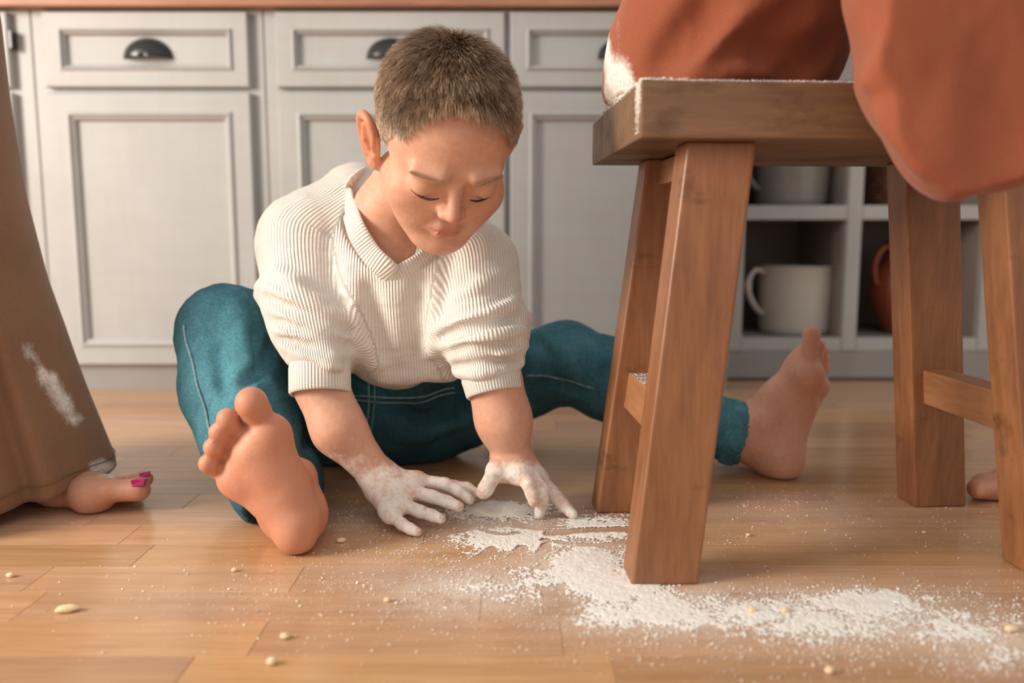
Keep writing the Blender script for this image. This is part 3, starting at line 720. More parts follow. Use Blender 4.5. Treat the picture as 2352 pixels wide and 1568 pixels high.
# ---- trunk under the clothes, so the figure is whole
PEL = P(868, 955, 1.27)
def build_core(f):
    f.chain([P(905, 600, 1.10), P(890, 760, 1.17), PEL + np.array([0, .03, .02])], [.05, .06, .06], .02, .03)
    f.chain([P(715, 590, 1.09), P(905, 600, 1.07), P(1090, 610, 1.06)], .034, .02, .02)
    f.chain([P(715, 590, 1.09), P(715, 730, 1.045), EL], [.034, .031, .030], .01, .01)
    f.chain([P(1090, 610, 1.06), P(1110, 740, 1.03), EL2], [.034, .031, .030], .01, .01)
    f.chain([PEL + np.array([0, .02, .01]), P(700, 880, 1.2), P(527, 775, 1.12), P(540, 895, 1.075), P(590, 1000, 1.04)], [.05, .05, .046, .04, .036], .01, .02)
    f.chain([PEL + np.array([0, .02, .01]), P(1090, 900, 1.26), P(1300, 834, 1.258), P(1400, 874, 1.243), P(1530, 938, 1.222), P(1600, 965, 1.21)], [.05, .048, .042, .040, .036, .034], .01, .02)
core = foot([P(905, 560, 1.07), P(480, 700, 1.1), P(1700, 1000, 1.25), PEL + [0, .1, 0], PEL - [0, 0, .04]], build_core, .006); V_, F_ = core.mesh(1); add_part(V_, F_)

BV = np.concatenate(parts_v); BF = np.concatenate(parts_f)
boy = mesh_obj('person', BV, BF, M['skin'], None, True)
tag(boy, 'blond boy in cream sweater and jeans sitting on floor, hands in flour', 'person')
px, py = proj(BV)
fl = np.zeros(len(BV)); i0 = len(parts_v[0]); i1 = i0 + len(parts_v[1]); i2 = i1 + len(parts_v[2]); i3 = i2 + len(parts_v[3]); i4 = i3 + len(parts_v[4])
sl = slice(i0, i1); fl[sl] = np.clip((py[sl] - 890) / 160, 0, 1) * 0.68 + 0.28 * np.clip((py[sl] - 1050) / 60, 0, 1)
sl = slice(i1, i2); fl[sl] = np.clip((py[sl] - 1020) / 60, 0, 1) * 0.78 + 0.12 + 0.15 * np.exp(-((py[sl] - 1068) / 16) ** 2)
sl = slice(i2, i3); fl[sl] = 0.30 + 0.30 * np.exp(-(((px[sl] - 625) / 30) ** 2 + ((py[sl] - 1010) / 45) ** 2)) + 0.25 * np.exp(-(((px[sl] - 575) / 50) ** 2 + ((py[sl] - 1075) / 40) ** 2))
sl = slice(i3, i4); fl[sl] = 0.45 * np.exp(-(((px[sl] - 1878) / 26) ** 2 + ((py[sl] - 865) / 60) ** 2))
fattr(boy, 'flour', fl)
loc = (BV - HC) @ HR / HS                                            # head coordinates of every vertex
isH = np.arange(len(BV)) < i0
bl = np.zeros(len(BV))
g = lambda c, r: np.exp(-((loc - np.array(c)) ** 2).sum(1) / r ** 2)
bl += isH * (0.35 * g((-.043, -.06, -.03), .022) + 0.35 * g((.043, -.06, -.03), .022) + 0.5 * g((0, -.104, -.024), .014) + 0.75 * (np.abs(loc[:, 0]) > .0755) * (loc[:, 2] < .03) * (loc[:, 2] > -.05))
bl[i2:i3] = 0.68; bl[i3:i4] = 0.15 + 0.3 * np.clip((px[i3:i4] - 1830) / 60, 0, 1)
tips = [f_[0][-1] for f_ in fing + fi] + [th[0][-1], th2[0][-1]]
for t_ in tips: bl += 0.6 * np.exp(-((BV - t_) ** 2).sum(1) / .012 ** 2)
fattr(boy, 'blush', np.clip(bl, 0, .8))
fattr(boy, 'lip', isH * np.clip(.8 * np.exp(-(((loc[:, 2] + .0545) / .0085) ** 4 + (loc[:, 0] / .017) ** 4)) * (loc[:, 1] < -.079), 0, 1))
for s in (-1, 1):                                                    # lashes of the lowered eyes, brows
    lid = [hf_p for hf_p in (H(s * (.0165 + .028 * t), -.0895 + .0120 * t ** 1.5, -.0058 - .0042 * math.sin(math.pi * t)) for t in np.linspace(0, 1, 9))]
    sweep('eyelash', lid, [.0006, .0010, .0013, .0014, .0014, .0014, .0013, .0010, .0007], M['lash'], boy, 5)
# finger nails
def nails(field, fingers, rad, mat, parent, towards):
    for tip, prev, r in fingers:
        ax = tip - prev; ax /= np.linalg.norm(ax); up = np.asarray(towards, float); up = up - ax * (up @ ax); up /= np.linalg.norm(up); sd = np.cross(ax, up)
        c = tip + up * (r * 0.72) + ax * (r * 0.18); Vn = []; Fn = []
        n, m = 8, 6
        for j in range(m + 1):
            for i in range(n + 1):
                u = (i / n - .5) * 2; v = (j / m - .5) * 2; wd = (1 - 0.25 * max(0, v) ** 3) * math.sqrt(max(0, 1 - 0.25 * v * v))
                Vn.append(c + sd * u * r * .62 * wd + ax * v * r * .78 + up * (r * .30 * (1 - (u * .9) ** 2) - r * .12 * v * v))
        for j in range(m):
            for i in range(n): Fn.append((j * (n + 1) + i, j * (n + 1) + i + 1, (j + 1) * (n + 1) + i + 1, (j + 1) * (n + 1) + i))
        o = mesh_obj('nail', Vn, Fn, mat, parent, True); md = o.modifiers.new('thick', 'SOLIDIFY'); md.thickness = 0.0006; md.offset = 0
M['nail'] = simple('finger_nail', (0.70, 0.46, 0.39), 0.25, 0.05, 60)
nails(None, [(f_[0][-1], f_[0][-2], f_[1][-1]) for f_ in fing], 0, M['nail'], boy, (0.15, -0.55, 0.85))

# ---- hair
def hair():
    nrm = np.zeros_like(hv); a, b, c, d = (hv[hF[:, i]] for i in range(4)); fn = np.cross(c - a, d - b)
    for i in range(4):
        for q in range(3): nrm[:, q] += np.bincount(hF[:, i], fn[:, q], len(hv))
    nrm /= np.linalg.norm(nrm, axis=1)[:, None] + 1e-12
    L = (hv - HC) @ HR / HS; y, z, x = L[:, 1], L[:, 2], L[:, 0]; ax = np.abs(x)
    def line(y, x):
        ax = np.abs(x)
        zl = np.interp(y, [-.12, -.080, -.060, -.040, -.016, -.004, .006, .026, .036, .060, .12], [.058, .058, .050, .036, .004, .000, .020, .022, -.022, -.046, -.050])
        return zl + 0.020 * np.exp(-((x + .030) / .018) ** 2) * np.clip((-.03 - y) / .02, 0, 1) - 0.016 * np.exp(-((x - .022) / .016) ** 2) * np.clip((-.04 - y) / .02, 0, 1)
    hl = line(y, x)
    rad = np.sqrt((x / .0735) ** 2 + ((y - .010) / .083) ** 2 + ((z - .034) / .068) ** 2)
    skull = (rad < 1.10) & ~((ax > .0745) & (z < .024))
    ok = (z > hl) & skull
    fa = (hv[hF[:, 0]] + hv[hF[:, 1]] + hv[hF[:, 2]] + hv[hF[:, 3]]) / 4
    okf = ok[hF].all(1); okc = (ok & (z > hl + .006))[hF].all(1)
    # thin cap that hides the scalp
    sel = np.where(okc)[0]; used = np.unique(hF[sel]); mp = -np.ones(len(hv), int); mp[used] = np.arange(len(used))
    depth = np.clip((z - hl) / .02, 0, 1)
    cv = hv[used] + nrm[used] * (0.0008 + 0.0018 * depth[used])[:, None] - nrm[used] * ((depth[used] < 0.05) * .001)[:, None]; cf = mp[hF[sel]]; sel = np.where(okf)[0]
    ctone = 0.30 + 0.35 * (1 - depth[used]) + 0.1 * RNG.random(len(used))
    area_ = np.linalg.norm(fn[sel], axis=1); pr = area_ / area_.sum(); n = 34000
    pick = RNG.choice(sel, n, p=pr); w_ = RNG.random((n, 4)); w_ /= w_.sum(1)[:, None]
    root = sum(hv[hF[pick, i]] * w_[:, i:i + 1] for i in range(4)); nn = sum(nrm[hF[pick, i]] * w_[:, i:i + 1] for i in range(4)); nn /= np.linalg.norm(nn, axis=1)[:, None]
    l = (root - HC) @ HR / HS; dz = l[:, 2] - line(l[:, 1], l[:, 0]); top = np.clip((l[:, 2] - .045) / .05, 0, 1)
    length = 0.0085 + 0.015 * top + 0.006 * RNG.random(n) + .009 * np.exp(-((l[:, 0] - .018) / .02) ** 2) * (l[:, 1] < -.045)
    length *= np.where(l[:, 1] < -.045, 1.0, np.clip(0.45 + dz / .03, 0.45, 1))
    # combing: away from a whorl at the back of the crown, forwards and down
    who = np.array([.012, .058, .092]); away = l - who; away /= np.linalg.norm(away, axis=1)[:, None]
    comb = away + np.array([0.10, -0.25, -0.15]); comb[:, 0] += 0.35 * (vnoise(l[:, 0] * 90, l[:, 1] * 90, l[:, 2] * 90) - .5)
    comb += (0.28 + 2.5 * np.exp(-((l - who) ** 2).sum(1) / .016 ** 2))[:, None] * (RNG.random((n, 3)) - .5); comb = comb @ HR.T
    comb -= nn * (comb * nn).sum(1)[:, None]; comb /= np.linalg.norm(comb, axis=1)[:, None]
    lift = 0.30 + 0.75 * top * RNG.random(n) + 0.2 * RNG.random(n)
    clump = vnoise(l[:, 0] * 160, l[:, 1] * 160, l[:, 2] * 160)
    S = 4; pts = [root]
    for k in range(1, S):
        t = k / (S - 1); dirv = comb * (0.75 + .25 * t) + nn * (lift * (1.15 - 0.8 * t))[:, None]; dirv /= np.linalg.norm(dirv, axis=1)[:, None]
        pts.append(pts[-1] + dirv * (length / (S - 1))[:, None])
    side = np.cross(comb, nn); HVs = []; HFs = []; tone = []
    wd = 0.00032 + 0.00016 * RNG.random(n)
    tn = np.clip(0.42 + 0.55 * (RNG.random(n) - .5) + 0.75 * (clump - .5) + 0.34 * np.exp(-(dz / .014) ** 2) - 0.10 * top, 0, 1)
    V = np.zeros((n, S * 3, 3)); 
    for k in range(S):
        ww = (wd * (1.0 - 0.75 * k / (S - 1)))[:, None]
        V[:, k * 3] = pts[k] + side * ww; V[:, k * 3 + 1] = pts[k] - side * ww; V[:, k * 3 + 2] = pts[k] + nn * ww * 1.2
    base = (np.arange(n) * S * 3)[:, None, None]; q = []
    for k in range(S - 1):
        for i in range(3):
            j = (i + 1) % 3; q.append((k * 3 + i, k * 3 + j, (k + 1) * 3 + j, (k + 1) * 3 + i))
    Fq = (base + np.array(q)[None]).reshape(-1, 4)
    V = V.reshape(-1, 3); tv = np.repeat(tn, S * 3)
    o = mesh_obj('hair', np.concatenate([cv, V]), np.concatenate([cf, Fq + len(cv)]), M['hair'], boy, True)
    fattr(o, 'tone', np.concatenate([ctone, tv])); o['label'] = 'short light brown hair'
    # eyebrows
    bV = []; bF = []; bt = []
    for s in (-1, 1):
        for i in range(170):
            t = RNG.random(); r0 = np.array([s * (.014 + .034 * t), -.0975 + .0165 * t ** 1.6, .0185 + .004 * math.sin(math.pi * t * .8) + .0045 * (RNG.random() - .5)])
            dv = np.array([s * .9, .25, .25 - .5 * t]); dv /= np.linalg.norm(dv); k = len(bV); wv = np.array([0, 0, .0003]); p0 = H(*r0); p1 = H(*(r0 + dv * .0055 + np.array([0, -.0004, 0])))
            bV += [p0 + wv, p0 - wv, p0 + np.array([0, -.0004, 0]), p1]; bF += [(k, k + 1, k + 3), (k + 1, k + 2, k + 3), (k + 2, k, k + 3)]; bt += [.38 + .3 * RNG.random()] * 4
    e = mesh_obj('eyebrows', bV, bF, M['hair'], boy); fattr(e, 'tone', bt); e['kind'] = 'stuff'
hair()

# ---------------------------------------------------------------- clothes of the boy
def along(V, pts):
    """closest chain segment of every vertex: arc length, angle around the axis, distance"""
    pts = [np.asarray(p, float) for p in pts]; best = np.full(len(V), 9.); S = np.zeros(len(V)); A = np.zeros(len(V)); s0 = 0.0; u = np.array([0.3, -1.0, 0.2])
    for a, b in zip(pts[:-1], pts[1:]):
        ab = b - a; L = np.linalg.norm(ab); t = ab / L; q = np.clip((V - a) @ t, 0, L); r = V - a - q[:, None] * t
        u = u - t * (u @ t); u /= np.linalg.norm(u); v = np.cross(t, u); d = np.linalg.norm(r, axis=1); m = d < best
        best[m] = d[m]; S[m] = s0 + q[m]; A[m] = np.arctan2(r[m] @ v, r[m] @ u); s0 += L
    return best, S, A
def ridge(f, pix, r, inset, k, op='add', n=5):
    pts = [f.hit(x, y) for x, y in pix]; pts = [p for p in pts if p is not None]
    if len(pts) < 2: return
    pts = cr(pts, n); d = np.array([0, 1.0, 0]) * inset; m = len(pts)
    f.chain([p + d for p in pts], [r * (0.35 + 0.65 * math.sin(math.pi * (i + .6) / (m + .2))) for i in range(m)], k, .004, op)
NB = P(905, 590, 1.05)
SR = [P(818, 462, 1.105), P(712, 560, 1.085), P(705, 680, 1.045), P(722, 760, 1.02), P(733, 815, 1.005)]
SLv = [P(1010, 560, 1.08), P(1090, 610, 1.06), P(1106, 700, 1.025), P(1116, 780, 1.01), P(1124, 838, 1.003)]
TR = [P(905, 560, 1.09), P(912, 645, 1.075), P(905, 710, 1.09), P(905, 762, 1.105), P(915, 800, 1.13)]
def sweater_field():
    f = Field(*bounds([P(580, 340, 1.0), P(1240, 930, 1.0), P(700, 350, 1.25), P(1200, 900, 1.28), P(900, 700, .9)], .03), .0030)
    f.chain(TR, [.070, .078, .077, .068, .052], .02, .03)
    f.chain([P(905, 560, 1.11), P(890, 690, 1.18), P(890, 770, 1.22)], [.075, .090, .080], .03, .03)   # back
    f.chain([P(818, 462, 1.105), P(905, 560, 1.10), P(1030, 560, 1.085)], [.044, .06, .05], .03, .03)
    f.chain(SR, [.044, .0615, .0515, .0435, .034], .022, .03)
    f.chain(SLv, [.044, .049, .0435, .0440, .035], .020, .03)
    def rings(ch, lst):
        for (i, t, R, r, tilt, tw) in lst:                            # loops of bunched knit around the sleeve
            c = ch[i] + (ch[i + 1] - ch[i]) * t; ax = ch[i + 1] - ch[i]; ax = ax / np.linalg.norm(ax)
            n_ = ax + np.array([tilt, tw, 0]); n_ /= np.linalg.norm(n_); u = np.array([1., 0, 0]); u -= n_ * (u @ n_); u /= np.linalg.norm(u); v = np.cross(n_, u)
            k_ = 28; pts = [c + R * (1 + .05 * math.sin(2 * q + 9 * t + i)) * (math.cos(q) * u + math.sin(q) * v) for q in np.linspace(0, 2 * math.pi, k_)]
            rr = [r * 1.22 * (0.70 + .30 * math.sin(q * 1.0 + 5 * t + 2 * i)) for q in np.linspace(0, 2 * math.pi, k_)]
            f.chain(pts, rr, .0045, .003)
    rings(SR, [(1, .55, .0500, .0125, -.38, .1), (2, .02, .0470, .0140, -.30, -.1), (2, .42, .0440, .0130, -.34, .1), (2, .80, .0415, .0120, -.28, -.1), (3, .22, .0385, .0110, -.26, .1), (3, .60, .0365, .0100, -.20, 0)])
    rings(SLv, [(1, .45, .0400, .0120, .55, .1), (2, .00, .0400, .0130, .40, 0), (2, .40, .0420, .0140, .30, .1), (2, .78, .0430, .0135, .24, -.1), (3, .22, .0415, .0135, .22, 0), (3, .70, .0360, .0110, .20, 0)])
    f.chain([P(985, 660, 1.045), P(1000, 750, 1.045), P(1015, 822, 1.075)], [.03, .034, .030], .03, .02)
    f.chain([P(850, 690, 1.045), P(865, 770, 1.055), P(875, 820, 1.075)], [.03, .032, .026], .03, .02)
    # bunched folds of the pushed-up sleeves
    for pix in ([(600, 655), (660, 690), (740, 718), (822, 745)], [(612, 705), (700, 740), (765, 765), (812, 782)], [(636, 757), (715, 778), (770, 800), (806, 815)], [(648, 792), (730, 818), (780, 838), (803, 852)], [(630, 620), (690, 660), (760, 690)]):
        ridge(f, pix, .0115, .0038, .006)
    for pix in ([(610, 680), (680, 716), (760, 745), (812, 762)], [(625, 735), (700, 760), (770, 785), (810, 800)], [(640, 778), (720, 800), (775, 822), (803, 836)], [(690, 640), (760, 670), (800, 700)]):
        ridge(f, pix, .0075, -.0012, .007, 'sub')
    for pix in ([(1040, 702), (1095, 665), (1153, 632)], [(1004, 765), (1055, 728), (1120, 712), (1180, 706)], [(1010, 790), (1075, 786), (1140, 772), (1200, 758)], [(1040, 828), (1110, 818), (1160, 808), (1205, 795)], [(1048, 856), (1110, 850), (1195, 832)]):
        ridge(f, pix, .0115, .0038, .006)
    for pix in ([(1020, 735), (1060, 708), (1120, 690), (1170, 672)], [(1012, 775), (1060, 758), (1130, 744), (1190, 733)], [(1040, 808), (1100, 802), (1200, 778)], [(1042, 842), (1110, 836), (1200, 815)]):
        ridge(f, pix, .0075, -.0012, .007, 'sub')
    # drape of the front
    ridge(f, [(790, 560), (812, 640), (828, 720), (852, 800), (872, 858)], .012, .006, .018)
    ridge(f, [(1005, 590), (990, 660), (985, 740), (990, 800)], .012, .006, .018)
    ridge(f, [(850, 650), (862, 730), (885, 820)], .010, -.001, .016, 'sub'); ridge(f, [(965, 650), (958, 740), (950, 820)], .010, -.002, .016, 'sub')
    ridge(f, [(880, 862), (925, 858), (985, 852), (1035, 862)], .014, .010, .014)
    # opening of the neck
    vp = P(906, 604, .985)
    f.chain([H(0, .04, -.05), NB + np.array([-.012, -.02, .050]), NB + np.array([-.002, -.035, .012])], [.050, .0445, .034], .006, .02, 'sub')
    f.chain([NB + np.array([-.004, -.03, .030]), vp + np.array([0, .0, .012]), vp + np.array([0, -.02, 0.008])], [.040, .014, .006], .006, .02, 'sub')
    f.chain([EL + (MD - EL) * -.3, EL + (MD - EL) * .3], .030, .003, .01, 'sub'); f.chain([EL2 + (MD2 - EL2) * -.3, EL2 + (MD2 - EL2) * .3], .030, .003, .01, 'sub')
    return f
sf = sweater_field(); V_, F_ = sf.mesh(1); V_ = wrinkle(V_, F_, .0018, (22, 22, 40), 1.0, 3.3)
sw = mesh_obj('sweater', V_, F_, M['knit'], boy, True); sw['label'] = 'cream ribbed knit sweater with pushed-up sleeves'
def ribs(V):
    d = [along(V, c_) for c_ in (TR, cr(SR, 10), cr(SLv, 10))]; D = np.stack([d[0][0] - .078, d[1][0] - .056, d[2][0] - .051]); w_ = D.argmin(0)
    rib = np.choose(w_, [V[:, 0] * 1.05, d[1][2] * .055, d[2][2] * .05]); al = np.choose(w_, [V[:, 2], d[1][1], d[2][1]]); return rib, al
r_, a_ = ribs(V_); fattr(sw, 'rib', r_); fattr(sw, 'alng', a_)
def cuff(a, b, r0, r1, squash=1.0):
    a = np.asarray(a); b = np.asarray(b); t = b - a; L = np.linalg.norm(t); t /= L; u = np.array([1., 0, 0]); u -= t * (u @ t); u /= np.linalg.norm(u); v = np.cross(t, u)
    prof = [(r0 - .008, 0), (r0 - .001, .004), (r0, .012), (r0 * .6 + r1 * .4, L * .5), (r1, L - .003), (r1 - .0015, L), (r1 - .004, L - .0005), (r1 - .0055, L - .006), (r1 - .006, L * .4)]
    n = 56; Vc = []; Fc = []; rb = []; al = []
    for r, s_ in prof:
        for i in range(n):
            an = 2 * math.pi * i / n; w_ = 1 + .012 * math.sin(3 * an + 1)
            Vc.append(a + t * s_ + w_ * r * (math.cos(an) * u + math.sin(an) * v)); rb.append(an * .036); al.append(s_)
    for j in range(len(prof) - 1):
        for i in range(n): Fc.append((j * n + i, j * n + (i + 1) % n, (j + 1) * n + (i + 1) % n, (j + 1) * n + i))
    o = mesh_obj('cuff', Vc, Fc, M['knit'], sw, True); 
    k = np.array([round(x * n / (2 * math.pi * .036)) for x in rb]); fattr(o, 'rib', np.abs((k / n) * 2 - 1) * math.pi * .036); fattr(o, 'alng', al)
cuff(P(734, 826, 1.003), P(735, 905, .988), .0372, .0372); cuff(P(1124, 846, 1.002), P(1136, 905, .992), .0372, .0352)
def collar():
    f = sf
    ctr = [(P(800, 452, 1.02), 0), (P(815, 520, 1.0), 0), (P(848, 578, .99), 0), (P(880, 612, .985), 0), (P(908, 633, .983), 0), (P(945, 618, .985), 0), (P(985, 590, .992), 0), (P(1020, 555, 1.005), 0), (P(1042, 520, 1.03), 0), (P(1036, 470, 1.07), 0), (P(990, 430, 1.115), 0), (P(920, 400, 1.135), 0), (P(850, 398, 1.115), 0), (P(812, 415, 1.065), 0)]
    pts = []
    for p, _ in ctr:                                                 # settle on the knit, where the knit is there
        x, y = proj(p); h = f.hit(x, y)
        pts.append(p if h is None or abs(h[1] - p[1]) > .03 else h + np.array([0, .001, 0]))
    pts = cr(pts, 10, True); m = len(pts); cen = np.mean(pts, 0); Vc = []; Fc = []; rb = []; al = []; n = 12; L = 0.0
    axis = np.array(NB) - np.array(HC); axis /= np.linalg.norm(axis)
    for i in range(m):
        t = pts[(i + 1) % m] - pts[i - 1]; t /= np.linalg.norm(t); o_ = pts[i] - cen; o_ -= axis * (o_ @ axis) * .4; o_ -= t * (o_ @ t); o_ /= np.linalg.norm(o_); o_ = o_ * .8 + np.array([0, -.45, .1]) * (1 if pts[i][1] < 1.03 else 0); o_ -= t * (o_ @ t); o_ /= np.linalg.norm(o_); wv = np.cross(t, o_)
        for k in range(n):
            an = 2 * math.pi * k / n; cx, sx_ = math.cos(an), math.sin(an)
            Vc.append(pts[i] + wv * .0150 * np.sign(cx) * abs(cx) ** .7 + o_ * .0040 * np.sign(sx_) * abs(sx_) ** .8); rb.append(L); al.append(cx * .014)
        L += np.linalg.norm(pts[(i + 1) % m] - pts[i])
    for i in range(m):
        for k in range(n): Fc.append((i * n + k, i * n + (k + 1) % n, ((i + 1) % m) * n + (k + 1) % n, ((i + 1) % m) * n + k))
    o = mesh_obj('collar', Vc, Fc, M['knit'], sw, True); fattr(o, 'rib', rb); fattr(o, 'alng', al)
collar()

KR = P(525, 768, 1.115); KL = P(1300, 832, 1.255)
def jeans_field():
    f = Field(*bounds([P(390, 650, 1.1), P(1720, 930, 1.2), PEL + [0, .14, 0], PEL - [0, 0, .06], P(640, 1130, .93)], .04), .0034)
    f.ell(PEL + np.array([0, .005, .016]), (.128, .105, .085), None, .02)
    f.chain([PEL + np.array([-.06, -.01, .0]), P(690, 880, 1.2), KR], [.085, .078, .066], .03, .03)
    f.chain([KR, P(535, 890, 1.065), P(580, 1000, 1.035), P(632, 1095, .985), P(640, 1118, .972)], [.066, .0595, .0575, .050, .049], .012, .03)
    f.chain([PEL + np.array([.06, -.005, .0]), P(1090, 900, 1.26), KL], [.082, .072, .060], .03, .03)
    f.chain([KL, P(1400, 872, 1.24), P(1530, 935, 1.22), P(1688, 993, 1.185)], [.060, .056, .050, .0455], .015, .03)
    f.ell(P(845, 985, 1.20), (.05, .05, .05), None, .03)
    f.chain([P(885, 900, 1.225), P(900, 835, 1.205)], [.098, .088], .02)
    # folds
    ridge(f, [(540, 700), (560, 790), (600, 900), (640, 1000)], .012, .007, .014); ridge(f, [(585, 760), (610, 860), (655, 980)], .008, -.001, .012, 'sub')
    ridge(f, [(480, 720), (500, 800), (520, 900)], .008, -.002, .014, 'sub'); ridge(f, [(630, 780), (600, 840), (560, 880)], .007, .0, .012, 'sub')
    ridge(f, [(900, 930), (980, 960), (1060, 930)], .009, .0, .014, 'sub'); ridge(f, [(880, 970), (960, 1000), (1070, 965)], .010, .005, .014)
    ridge(f, [(1225, 770), (1260, 830), (1250, 900)], .008, .0, .014, 'sub'); ridge(f, [(1330, 900), (1290, 880), (1230, 890)], .008, -.001, .012, 'sub')
    ridge(f, [(720, 960), (700, 1030)], .008, .0, .014, 'sub')
    # openings around the ankles and the waist
    f.chain([P(648, 1130, .962), P(655, 1200, .925)], [.040, .046], .003, .01, 'sub'); f.chain([P(1640, 980, 1.195), P(1740, 1008, 1.175)], .0405, .003, .01, 'sub')
    f.plane((0, 0, 1), .0015, .006)
    return f
jf = jeans_field(); V_, F_ = jf.mesh(1); V_ = wrinkle(V_, F_, .0028, (26, 26, 22), 1.0, 1.7); V_[:, 2] = np.maximum(V_[:, 2], .0012)
jn = mesh_obj('jeans', V_, F_, M['denim'], boy, True); jn['label'] = 'teal blue denim jeans'
x_, y_ = proj(V_); fade = np.zeros(len(V_))
for cx, cy, rx, ry, a in ((520, 800, 110, 160, .75), (500, 950, 60, 120, .6), (1300, 790, 110, 50, .6), (1500, 900, 200, 60, .5), (600, 1000, 70, 120, .35), (1680, 990, 60, 90, .7)): fade += a * np.exp(-(((x_ - cx) / rx) ** 2 + ((y_ - cy) / ry) ** 2))
fattr(jn, 'fade', np.clip(fade + .35 * (fbm(V_[:, 0] * 30, V_[:, 1] * 30, V_[:, 2] * 30) - .5), 0, 1))
JV = V_; JN = vnormals(V_, F_)
def seam(pix, r=.0013, name='seam'):
    pts = [jf.hit(*p) for p in pix]; pts = [p for p in pts if p is not None]
    if len(pts) < 2: return
    q = []
    for p in cr(pts, 8):
        d = ((JV - p) ** 2).sum(1); i = np.argsort(d)[:6]; q.append(JV[i].mean(0) + JN[i].mean(0) * r * .5)
    q = [sum(q[max(0, i - 2):i + 3]) / len(q[max(0, i - 2):i + 3]) for i in range(len(q))]
    sweep(name, q, r, M['stitch'], jn, 6)
seam([(424, 745), (432, 790), (448, 850), (462, 905), (478, 960), (490, 1010), (500, 1045)], .0018)
seam([(800, 905), (850, 910), (920, 912), (990, 905), (1050, 890)]); seam([(800, 916), (850, 921), (920, 923), (990, 916), (1050, 900)])
seam([(848, 870), (848, 905), (846, 950), (842, 1000)], .0016); seam([(860, 870), (862, 905), (858, 950), (852, 1000)], .0010)
seam([(1205, 862), (1260, 862), (1310, 872), (1370, 895)], .0014)
# turned-up hem at the far ankle
hc = P(1687, 993, 1.187); hx = P(1740, 1008, 1.175) - P(1640, 980, 1.195); hx /= np.linalg.norm(hx)
def hem():
    u = np.array([0, 0, 1.0]); u -= hx * (u @ hx); u /= np.linalg.norm(u); v = np.cross(hx, u); n = 40; Vc = []; Fc = []
    prof = [(.0440, -.012), (.0478, -.011), (.0490, -.005), (.0488, .004), (.0478, .0095), (.0455, .0105), (.0435, .0085), (.0430, -.004)]
    for r, s_ in prof:
        for i in range(n):
            an = 2 * math.pi * i / n; Vc.append(hc + hx * (s_ + .0012 * math.sin(2 * an)) + r * (1 + .02 * math.sin(3 * an)) * (math.cos(an) * u + math.sin(an) * v * .92))
    m = len(prof)
    for j in range(m):
        for i in range(n): Fc.append((j * n + i, j * n + (i + 1) % n, ((j + 1) % m) * n + (i + 1) % n, ((j + 1) % m) * n + i))
    o = mesh_obj('turned_up_hem', Vc, Fc, M['denim'], jn, True); fattr(o, 'fade', [.8 + .2 * math.sin(i * 1.9) for i in range(len(Vc))])
hem()

